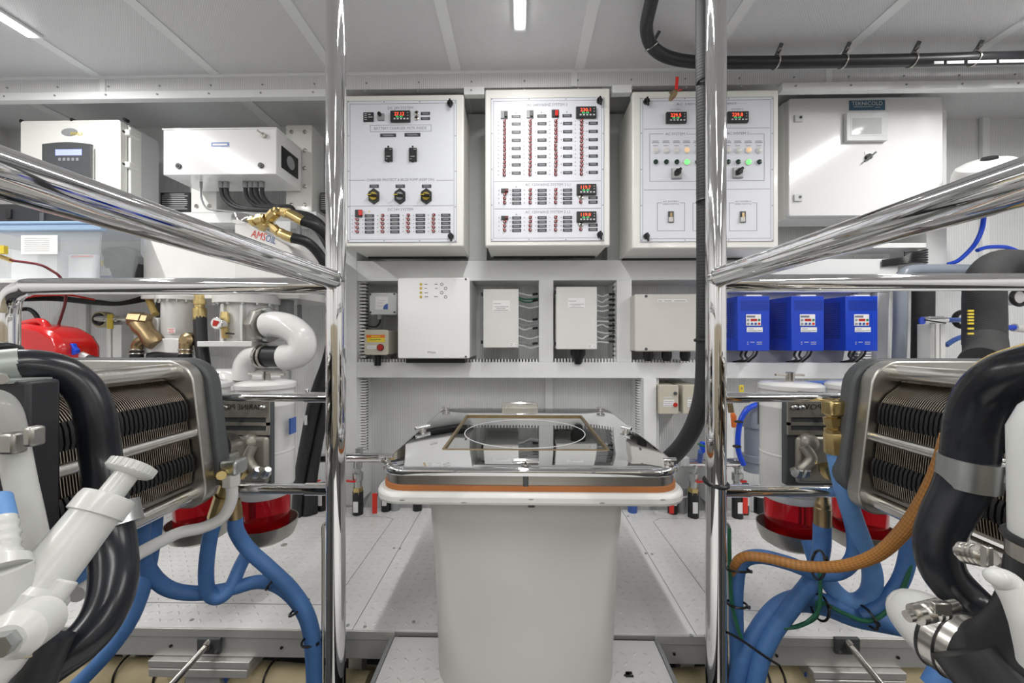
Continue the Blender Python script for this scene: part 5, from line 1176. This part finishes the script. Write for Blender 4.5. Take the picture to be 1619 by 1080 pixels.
# ================================================================ plate heat exchangers
def exchanger(side, label):
    XF = -.742 if side < 0 else .772; s = 1 if side < 0 else -1     # s: direction towards the walkway
    yn, yf = .47, .862
    zc = CZ - .213
    t = thing('heat_exchanger', label, 'heat exchanger', (XF - s * .1, .7, zc - .17), 'plate heat exchangers')
    W = lambda d, z: (XF + s * (d - .10 * (z - zc) * 1.2), z)          # d out towards walkway, slight lean
    prof = [(-.20, .132), (-.044, .132), (-.038, .122), (-.004, .094), (.005, .080), (.005, -.080), (-.001, -.105), (-.028, -.122), (-.20, -.122)]
    pts = [W(d, zc + z) for d, z in prof]
    n = 42; src = None; g1 = g2 = None
    for i in range(n):
        y = yf - .008 - i * (yf - yn - .02) / n
        if src is None:
            src = B().prism(pts, y - .0028, y - .0016).prism(pts, y + .0016, y + .0028).add('plate', 'plate_steel', t, ang=20); cs = WL[src.name]
            gk = []
            for zg, hgt in ((.055, .046), (-.060, .038)):
                x_, z_ = W(.0, zc + zg); gk.append(B().prism([W(-.02, zc + zg - hgt / 2), W(.008, zc + zg - hgt / 2), W(.0115, zc + zg - hgt / 4), W(.0115, zc + zg + hgt / 4), W(.008, zc + zg + hgt / 2), W(-.02, zc + zg + hgt / 2)], y - .0027, y + .0027).add('gasket_clip', 'black', src))
            y0s = y
        else:
            o = inst(src, cs + Vector((0, y - y0s, 0)), t)
            for k_ in gk: inst(k_, WL[k_.name] + Vector((0, y - y0s, 0)), o)
    for z, d, r in ((.140, -.026, .0185), (.004, .012, .0110), (-.135, -.010, .0150)):
        x_, z_ = W(d, zc + z); B().cyl((x_, yn - .02, z_), (x_, yf + .02, z_), r, n=24).add('tie_bar', 'tie_steel', t)
    def slab(d0, d1, z0, z1, r, y0_, y1_, nm, m, bv):
        P_ = rrect(d0, z0, d1, z1, r, 7); B().prism([W(a, zc + b) for a, b in P_], y0_, y1_).add(nm, m, t, bevel=bv)
    slab(-.30, .026, -.166, .166, .05, yf, yf + .032, 'steel_end_plate', 'steel_brushed', .003)
    slab(-.36, .038, -.14, .170, .06, yf + .033, yf + .068, 'end_frame', 'dark_iron', .006)
    slab(-.36, .010, -.166, .164, .04, yn - .055, yn - .022, 'near_end_frame', 'charcoal', .006)
    B().box(XF - s * .36, yn - .05, FL, XF - s * .28, yn - .025, zc - .15).add('support_leg', 'dark_iron', t)
    return t, W, zc
tL, WLf, zc = exchanger(-1, 'plate heat exchanger with stacked steel plates, left of the walkway')
tR, WRf, zc = exchanger(1, 'plate heat exchanger with stacked steel plates, right of the walkway')
# steel drum, elbow and hose unions behind the left exchanger
t = thing('cooler_drum', 'brushed steel drum with grey elbow and white hose nut beside left exchanger', 'cooler', P(350, 760, .98))
B().lathe(P(330, 712, .95), P(357, 712, 1.06), ((0, .047), (.9, .047), (1, .044)), 36).add('drum', 'steel', t)
B().pbox(322, 722, 356, 752, .93, .05).add('block', 'steel_brushed', t, bevel=.004); B().box(P(350, 740, .9).x, .89, P(350, 752, .9).z, P(377, 740, .9).x, .935, P(350, 727, .9).z).add('elbow_body', 'zinc', t, bevel=.007)
B().lathe(P(366, 768, .905), P(366, 749, .905), ((0, .0195), (1, .0195)), 6).add('white_nut', 'plastic_white', t, bevel=.002)
B().lathe(P(350, 748, .92), P(350, 752, .86), ((0, .010), (.5, .012), (1, .010)), 8).add('brass_plug', 'brass', t)
B().lathe(P(360, 765, .93), P(342, 818, .94), ((0, .016), (.3, .016), (.32, .02), (1, .019)), 10).add('brass_ferrule', 'brass', t)
B().lathe(P(371, 790, .99), P(372, 822, .99), ((0, .013), (.4, .016), (1, .017)), 12).add('steel_ferrule', 'bronze', t)
t = tag(B().ptube([(366, 765, .905), (366, 790, .90), (352, 818, .89), (322, 834, .87), (285, 842, .84), (255, 856, .80), (215, 878, .74), (170, 905, .68), (120, 940, .62)], [.012, .0125, .0125, .0125, .0125, .0125, .0125, .0125, .013]).add('white_hose', 'pipe_white'), 'thin white hose swooping left from the white nut', 'hose')
# ================================================================ blue hoses, left
HB = .0175
def hose(label, pts, r=HB, m='hose_blue', name='blue_hose', grp=None, n=16): return tag(B().ptube(pts, r, n=n, sub=8).add(name, m), label, 'hose', grp)
def tie_head(tt, v, ax, R_):
    a = Vector(ax).normalized(); d = Vector((.7, -.6, .3)); d = (d - a * d.dot(a)).normalized(); c = v + d * (R_ + .002)
    B().bar(c - d * .004, c + d * .005, .008, .006, a).add('tie_head', 'black', tt)
G1 = 'blue hoses on the left'
hose('blue hose looping down from the brass ferrule beside left exchanger', [(343, 812, .945), (332, 850, .95), (326, 900, .955), (329, 934, .96), (345, 945, .97), (364, 930, .99), (380, 895, 1.02), (397, 862, 1.06)], .0165, grp=G1)
hose('blue hose running from left filter bowl down along the left post', [(372, 820, .99), (374, 840, .99), (392, 868, 1.0), (425, 898, 1.0), (462, 934, 1.0), (487, 975, 1.0), (499, 1030, 1.0), (501, 1100, 1.0)], grp=G1)
hose('blue hose sagging from left exchanger towards the left post', [(226, 815, .86), (224, 860, .88), (234, 900, .90), (265, 930, .93), (310, 938, .96), (360, 932, .99), (410, 920, 1.02), (445, 930, 1.02), (474, 960, 1.03), (490, 1005, 1.03), (496, 1100, 1.03)], .0165, grp=G1)
hose('dark blue hose dropping behind the black rubber hose at left', [(247, 800, .92), (243, 850, .92), (232, 910, .90), (212, 970, .88), (180, 1020, .86), (130, 1075, .84), (40, 1160, .82)], .015, grp=G1)
hose('short blue hose behind the white hand pump', [(160, 875, .60), (135, 905, .58), (105, 925, .56), (80, 945, .54)], .009, grp=G1)
for i, (px, py, ax, lab) in enumerate(((434, 917, (.8, 0, -.6), 'upper'), (473, 961, (.55, 0, -.85), 'middle'), (494, 1011, (.15, 0, -1), 'lower'))):
    v = P(px, py, 1.008); tt = thing('cable_tie', lab + ' black cable tie round the blue hoses at left', 'cable tie', v, 'cable ties on left blue hoses'); B().ring(v, ax, .0255, .003, 24, 6).add('tie_strap', 'black', tt); tie_head(tt, v, ax, .0255)
# ================================================================ blue hoses, right
G2 = 'blue hoses on the right'
t = thing('elbow_fitting', 'brass elbow fitting with union nuts at right exchanger', 'fitting', P(1320, 715, .93))
B().lathe(P(1352, 641, .93), P(1318, 641, .93), ((0, .014), (.3, .014), (.32, .017), (.55, .017), (.58, .013), (1, .016)), 10).add('elbow_arm', 'bronze', t); B().box(P(1304, 640, .93).x, .91, P(1304, 657, .93).z, P(1328, 640, .93).x, .945, P(1304, 632, .93).z).add('elbow_body', 'brass', t, bevel=.006)
B().lathe(P(1316, 654, .93), P(1322, 716, .93), ((0, .013), (.08, .013), (.1, .019), (.28, .019), (.3, .014), (.36, .014), (.38, .0195), (.48, .0195), (.5, .021), (1, .0235)), 8).add('union', 'brass', t)
hose('light blue hose dropping from the brass elbow and looping at right', [(1322, 713, .93), (1330, 755, .93), (1344, 805, .93), (1362, 855, .94), (1378, 900, .95), (1377, 933, .96), (1362, 950, .97), (1340, 950, .98), (1318, 932, .99), (1302, 908, 1.0), (1290, 885, 1.02)], .020, 'hose_blue_light', grp=G2)
hose('light blue hose beside the brass elbow running behind the orange hose', [(1325, 745, .97), (1340, 800, .96), (1352, 850, .95), (1348, 885, .955), (1325, 905, .96), (1290, 906, .965), (1245, 890, .97), (1200, 880, .975), (1172, 890, .98), (1164, 930, .985), (1164, 990, .99), (1166, 1090, .995)], .0165, 'hose_blue', grp=G2)
hose('blue hose falling from right filter ferrule into the bundle', [(1300, 830, 1.0), (1298, 870, 1.0), (1285, 915, .985), (1255, 955, .97), (1222, 1000, .965), (1202, 1045, .96), (1190, 1100, .96)], .0195, 'hose_blue', grp=G2)
hose('blue hose arching from right across to the bundle, upper one', [(1440, 998, .93), (1400, 985, .95), (1350, 970, .97), (1300, 950, .985), (1262, 945, .99), (1225, 962, .99), (1192, 1005, .985), (1172, 1050, .98), (1162, 1100, .98)], .0185, 'hose_blue', grp=G2)
hose('blue hose arching to the bundle, lower one', [(1455, 1000, .97), (1400, 990, .99), (1350, 980, 1.0), (1300, 962, 1.01), (1255, 958, 1.01), (1222, 985, 1.0), (1192, 1035, .995), (1178, 1100, .99)], .0165, 'hose_blue', grp=G2)
hose('blue hose dropping from right exchanger behind black elbow hose', [(1440, 830, .93), (1437, 870, .93), (1425, 915, .935), (1400, 950, .94), (1365, 975, .95)], .0165, 'hose_blue', grp=G2)
hose('short blue hose at the bottom right under the black rubber bend', [(1520, 1030, .6), (1500, 1055, .6), (1480, 1090, .6)], .018, 'hose_blue', grp=G2)
hose('short blue hose behind the right filter bowl', [(1275, 855, 1.08), (1283, 880, 1.06), (1290, 905, 1.04)], .013, 'hose_blue', grp=G2)
t = thing('hose_ferrule', 'dark steel hose ferrule under the right lower rail', 'fitting', P(1300, 830, 1.0)); B().lathe(P(1301, 780, 1.0), P(1300, 832, 1.0), ((0, .011), (.25, .013), (.3, .0165), (.42, .0165), (.45, .0185), (1, .0185)), 14).add('ferrule', 'bronze', t)
hose('thin green cable tied along the blue hoses at right', [(1446, 850, .92), (1440, 890, .92), (1425, 935, .92), (1400, 968, .925), (1370, 982, .93), (1330, 968, .94), (1295, 952, .95), (1290, 975, .955), (1262, 990, .955), (1238, 993, .95)], .0048, 'green_cable', 'green_cable', n=8)
hose('thin green wire hanging on the right post between tied hoses', [(1153, 835, .99), (1154, 900, .975), (1158, 960, .965), (1172, 1010, .955)], .0045, 'green_cable', 'green_cable', n=8)
hose('thin green cable below the crossing blue hoses', [(1296, 900, .94), (1297, 930, .94), (1294, 965, .94), (1275, 985, .94)], .0042, 'green_cable', 'green_cable', n=8)
t = thing('braided_hose', 'orange braided hose sweeping from upper right across to post', 'hose', P(1160, 1000, .93))
B().ptube([(1660, 548, .50), (1619, 558, .52), (1570, 575, .55), (1535, 605, .58), (1514, 650, .60), (1503, 690, .61)], .0115, n=20, sub=8).add('upper_run', 'yellow_hose', t)
B().ptube([(1503, 690, .61), (1487, 740, .63), (1463, 790, .66), (1428, 840, .71), (1385, 878, .77), (1330, 895, .83), (1270, 895, .88), (1215, 883, .92), (1178, 880, .945), (1162, 893, .96), (1158, 920, .99), (1157, 1000, 1.0), (1157, 1100, 1.0)], [.0122, .0122, .012, .0118, .0115, .0112, .011, .0108, .0105, .0095, .007, .0035, .0035], n=20, sub=8).add('lower_run', 'orange_braid', t)
for i, (px, py, yy, ax, R_, lab) in enumerate(((1294, 893, .885, (1, -.3, -.25), .03, 'black cable tie joining orange and blue hoses'), (1165, 900, .965, (0, .3, 1), .026, 'black cable tie on hoses beside right post, top'), (1165, 955, .97, (0, .2, 1), .022, 'black cable tie on hoses beside right post, middle'), (1372, 976, .945, (1, 0, .3), .024, 'black cable tie where the arching blue hoses meet'), (1296, 960, .96, (1, 0, -.2), .028, 'black cable tie with green cable on arching hoses'))):
    v = P(px, py, yy); tt = thing('cable_tie', lab, 'cable tie', v, 'cable ties on right hoses'); B().ring(v, ax, R_, .0028, 24, 6).add('tie_strap', 'black', tt); tie_head(tt, v, ax, R_)
tt = tag(B().ptube([(1150, 1000, .94), (1175, 1014, .935), (1205, 1035, .93), (1232, 1052, .94)], .003, n=8).add('bundle_strap', 'black'), 'long black strap across the blue hose bundle', 'strap')

# ================================================================ black rubber cooling hoses
t = thing('coolant_hose', 'thick black rubber elbow hose in front of left exchanger', 'hose', P(180, 1000, .5))
B().ptube([(-60, 592, .47), (-10, 584, .49), (45, 579, .51), (95, 588, .53), (133, 618, .545), (153, 665, .55), (160, 725, .55), (168, 790, .54), (178, 860, .53), (180, 920, .51), (166, 968, .49), (135, 1010, .47), (80, 1050, .45), (10, 1095, .43)], [.0225] * 6 + [.0225, .0235, .0255, .025, .024, .0235, .0235, .0235], n=28, sub=8).add('hose', 'rubber_gloss', t)
B().ptube([(-60, 591, .47), (-10, 584, .49), (34, 579, .507)], .0242, n=28).add('metal_collar', 'green_grey_metal', t); v = P(2, 600, .47); B().box(v.x - .05, .455, v.z - .004, v.x + .028, .50, v.z).add('collar_flange', 'green_grey_metal', t); B().cyl(P(3, 597, .462), P(3, 600, .45), .006, n=8).add('collar_bolt', 'steel', t)
B().tube([P(180, 800, .54), P(187, 833, .535)], .0275, n=28, smooth=False).add('hose_clamp', 'zinc', t)
t = thing('coolant_hose', 'thick black rubber elbow hose with zinc clamp, right of right exchanger', 'hose', P(1500, 900, .5))
B().ptube([(1700, 570, .44), (1640, 580, .46), (1590, 595, .48), (1556, 625, .50), (1538, 668, .51), (1532, 720, .515), (1520, 770, .52), (1495, 820, .525), (1482, 862, .525), (1492, 905, .52), (1525, 945, .51), (1570, 985, .49), (1620, 1010, .47)], [.0265, .0265, .0265, .0265, .0265, .0268, .0265, .025, .0235, .0235, .024, .0245, .025], n=28, sub=8).add('hose', 'rubber_gloss', t)
cz = P(1534, 742, .515); B().tube([P(1534.5, 724, .515), P(1529, 768, .518)], .030, n=32, smooth=False).add('zinc_clamp', 'zinc', t)
B().box(cz.x + .02, cz.y - .012, cz.z - .020, cz.x + .075, cz.y - .006, cz.z + .016).add('clamp_ear', 'zinc', t, bevel=.002); v = P(1588, 760, .50); B().lathe(v, v - Vector((0, .012, 0)), ((0, .012), (.6, .012), (1, .007)), 6).add('clamp_bolt', 'zinc', t)
tt = tag(B().ptube([(-20, 548, .62), (10, 549, .63), (28, 553, .65)], .008).add('black_tube', 'rubber'), 'short black tube above the left rubber elbow', 'hose')
tt = tag(B().ptube([(82, 1005, .43), (62, 1050, .42), (40, 1120, .41)], .020).add('rubber_bend', 'rubber'), 'short black rubber bend behind the pump foot', 'hose')
# ================================================================ charcoal engine covers
v0 = P(44, 603, .462); zt = v0.z; zb_ = P(80, 875, .49).z
t = thing('engine_cover', 'charcoal engine cover block at the left picture edge', 'engine cover', (-.7, .45, zb_))
xr = P(97, 600, .497).x
B().prismz([(xr, .497), (P(44, 603, .462).x, .462), (-.90, .43), (-1.0, .497)], zb_, zt).add('cover', 'charcoal', t, bevel=.004)
B().box(xr - .17, .40, FL, xr - .08, .49, zb_).add('mount', 'charcoal', t)
x1 = P(1597, 620, .50).x
t = thing('engine_cover', 'charcoal engine cover block at the right picture edge', 'engine cover', (x1 + .2, .45, zb_))
B().prismz([(x1, .50), (x1 + .4, .50), (x1 + .4, .44), (x1 + .03, .462)], zb_ + .0, zt - .004).add('cover', 'charcoal', t, bevel=.004)
B().box(x1 + .08, .41, FL, x1 + .17, .49, zb_).add('mount', 'charcoal', t)
# ================================================================ white pump, pipes at the left edge
t = thing('hand_pump', 'white hand pump with ribbed round knob, slanting at lower left', 'pump', P(30, 1080, .36))
a_ = P(15, 985, .345); b_ = P(214, 733, .44); ax = (b_ - a_).normalized(); Lp = (b_ - a_).length
B().lathe(a_, b_, ((-.1, .0235), (.0, .0232), (.62, .0218)), 36).add('pump_barrel', 'near_white', t)
B().lathe(a_, b_, ((.62, .0222), (.625, .0250), (.72, .0252), (.755, .0240), (.765, .015)), 36).add('pump_collar', 'near_white', t)
B().lathe(a_, b_, ((.75, .0120), (.95, .0115)), 24).add('plunger', 'near_white', t)
nk = B().lathe(a_, b_, ((.908, .011), (.922, .0205), (.935, .0225), (.992, .0225), (1.003, .019), (1.01, .009)), 36).add('knob', 'near_white', t)
e1 = ax.cross(Vector((0, 0, 1))).normalized(); e2 = ax.cross(e1); rb = B()
for i in range(26):
    an = 2 * PI * i / 26; d = e1 * math.cos(an) + e2 * math.sin(an); rb.bar(a_ + ax * Lp * .940 + d * .0225, a_ + ax * Lp * .993 + d * .0225, .0026, .0018, d)
stuff(rb.add('knob_ribs', 'near_white', nk))
a2 = a_ - ax * .01
B().lathe(a_ + ax * .028, a_ - ax * .035, ((0, .025), (.1, .0295), (.9, .0295), (1, .028)), 36).add('bracket_band', 'near_white', t)
B().lathe(a_ - ax * .03, a_ - ax * .16, ((0, .028), (.3, .026), (1, .024)), 28).add('pump_foot', 'near_white', t)
q = P(88, 940, .36); B().cyl(q - ax * .02, q + ax * .012, .010).add('band_lug', 'near_white', t, bevel=.002)
q = P(24, 1008, .305); o = B().lathe(q + Vector((-.005, .02, 0)), q + Vector((.004, -.008, .003)), ((0, .019), (.7, .019), (1, .012)), 24).add('pivot_boss', 'near_white', t); B().lathe(q + Vector((.004, -.006, .003)), q + Vector((.007, -.016, .004)), ((0, .009), (1, .0085)), 6).add('pivot_bolt', 'zinc', o)
B().ring(a_ - ax * .02, ax, .0297, .0010, 36, 6).add('rubber_band', 'dull_beige', t)
t = thing('white_pipe', 'white pipe with steel clamps at left edge before engine cover', 'pipe', P(40, 880, .42))
B().ptube([(-60, 640, .40), (-15, 633, .405), (8, 652, .41), (20, 700, .415), (32, 760, .42), (48, 830, .425), (62, 900, .43)], .0125, n=24).add('pipe', 'near_white', t)
for x0, x1, y0, y1 in ((-6, 20, 686, 720), (33, 49, 676, 708)): B().pbox(x0, y0, x1, y1, .398, .014).add('clamp', 'steel_brushed', t, bevel=.003)
t = thing('ribbed_fitting', 'white ribbed fitting with pale blue hose, left picture edge', 'fitting', P(5, 900, .33))
p0, p1 = P(2, 905, .34), P(0, 822, .36)
B().lathe(p0, p1, ((0, .019), (.18, .018), (.2, .014), (.25, .0135), (.3, .0135), (.35, .0115), (.42, .0115), (.48, .013), (.55, .0115), (.6, .0115), (.67, .013), (.74, .0112), (.8, .0112), (.86, .0125), (.93, .011), (1, .011)), 28).add('ribbed_body', 'near_white', t); B().tube([P(0, 826, .36), P(-8, 790, .37)], .0115, n=20, smooth=False).add('hose', 'hose_blue_light', t)
B().lathe(p0 + Vector((0, 0, .004)), p0 - Vector((0, 0, .06)), ((0, .019), (1, .022)), 24).add('lower_pipe', 'near_white', t)
# ================================================================ white tank, clamps and boots at the lower right
t = thing('white_standpipe', 'big white upright pipe with clamp band at right picture edge', 'pipe', P(1640, 880, .36))
cx = P(1691, 800, .35).x; Rw = .035
B().lathe((cx, .35, P(1640, 870, .34).z), (cx, .35, P(1640, 625, .34).z), ((0, Rw * .97), (.75, Rw), (.9, Rw * .8), (1, Rw * .45)), 36).add('pipe', 'near_white', t); B().ring((cx, .35, P(1640, 872, .34).z), (0, 0, 1), Rw * 1.0, .004, 36, 8).add('rubber_ring', 'black', t)
B().lathe((cx, .35, P(1640, 905, .34).z), (cx, .35, P(1640, 876, .34).z), ((0, Rw * 1.02), (1, Rw * 1.02)), 36).add('band', 'steel', t); B().lathe((cx, .35, P(1640, 1010, .34).z), (cx, .35, P(1640, 905, .34).z), ((0, Rw * .98), (1, Rw * .98)), 36).add('rubber_sleeve', 'rubber', t)
def worm(t, p, q, r):
    p = P(*p); q = P(*q); d = (q - p); B().lathe(p, q, ((0, r * .55), (.16, r * .55), (.17, r), (.28, r), (.31, r * .8), (.36, r), (.43, r), (.46, r * .8), (.5, r), (.57, r), (.6, r * .8), (.63, r), (.7, r), (.73, r * .62), (1, r * .62)), 18).add('clamp_screw', 'steel', t)
worm(t, (1514, 872, .37), (1572, 882, .345), .0092); B().pbox(1562, 866, 1572, 896, .33, .006).add('clamp_lug', 'steel', t, bevel=.001)
t = thing('exhaust_elbow', 'white coated pipe end joined to black rubber bend by steel clamp', 'pipe', P(1520, 1060, .45))
B().ptube([(1446, 972, .52), (1462, 982, .505), (1490, 1005, .48), (1515, 1022, .465)], [.030, .034, .036, .036], n=32).add('white_pipe_end', 'near_white', t)
v = P(1448, 973, .518); B().ball(v, .029, .029, .030).add('pipe_nose', 'near_white', t)
B().ptube([(1512, 1020, .468), (1545, 1038, .45), (1590, 1040, .43), (1630, 1010, .41), (1655, 960, .40), (1665, 900, .40)], [.036, .0365, .036, .034, .032, .031], n=32).add('rubber_bend', 'rubber', t)
B().ptube([(1530, 1020, .44), (1580, 1080, .42), (1640, 1140, .40)], .036, n=28).add('rubber_branch', 'rubber', t)
d = (P(1545, 1038, .45) - P(1490, 1005, .48)).normalized(); v = P(1517, 1023, .465)
B().tube([v - d * .016, v + d * .010], .0378, n=36, smooth=False).add('clamp_band', 'steel', t); B().ring(v - d * .018, d, .0370, .0020, 36, 6).add('seal_ring', 'black', t); B().ring(v - d * .002, d, .0382, .0012, 36, 6).add('band_groove', 'black', t)
worm(t, (1434, 975, .425), (1512, 957, .43), .0100); B().pbox(1478, 955, 1506, 975, .418, .006).add('clamp_lug', 'steel', t, bevel=.001)
t = thing('white_lever', 'white rounded lever handle at the lower right edge', 'lever', P(1600, 1000, .3))
B().ptube([(1575, 912, .30), (1592, 922, .30), (1610, 950, .295), (1628, 990, .29), (1650, 1050, .29)], [.0065, .009, .009, .010, .013], n=24).add('lever', 'near_white', t); B().ball(P(1577, 913, .30), .0075, .0075, .0065).add('lever_tip', 'near_white', t)
# ================================================================ beige bilge hoses under the platform
def bilge(label, pts, r, prs=None):
    t = thing('bilge_hose', label, 'hose', P(*pts[len(pts) // 2]) - Vector((0, 0, r)), 'beige hoses under the platform'); B().ptube(pts, r, n=24).add('hose', 'beige_hose', t)
    for x, y, Y in (prs or ()): B().ring(P(x, y, Y), (1, 0, -.08), r + .001, .003, 28, 6).add('band', 'black', t)
    return t
t = bilge('beige hose with blue print under platform edge, left of walkway', [(-60, 1066, 1.16), (90, 1064, 1.16), (250, 1066, 1.16), (350, 1068, 1.16), (450, 1074, 1.16), (580, 1088, 1.16)], .040, ((200, 1059, 1.16), (262, 1060, 1.16), (312, 1061, 1.16), (352, 1063, 1.16), (428, 1070, 1.16)))
B().bar(P(308, 1056, 1.118), P(360, 1076, 1.118), .003, .013, (0, 0, 1)).add('blue_print_band', 'blue_plate', t); B().bar(P(318, 1060, 1.116), P(352, 1073, 1.116), .002, .004, (0, 0, 1)).add('print_text', 'label_white', t)
t = bilge('beige hose with blue print under platform edge, right of walkway', [(1040, 1085, 1.16), (1180, 1078, 1.16), (1260, 1070, 1.16), (1360, 1072, 1.16), (1480, 1068, 1.16), (1660, 1066, 1.16)], .040, ((1205, 1074, 1.16), (1228, 1072, 1.16), (1270, 1071, 1.16)))
B().bar(P(1272, 1066, 1.118), P(1345, 1080, 1.118), .003, .012, (0, 0, 1)).add('blue_print_band', 'blue_plate', t)
hose('large beige hose deeper under the platform, left', [(540, 1100, 1.3), (560, 1072, 1.3), (600, 1070, 1.3)], .03, 'beige_hose', 'bilge_hose')
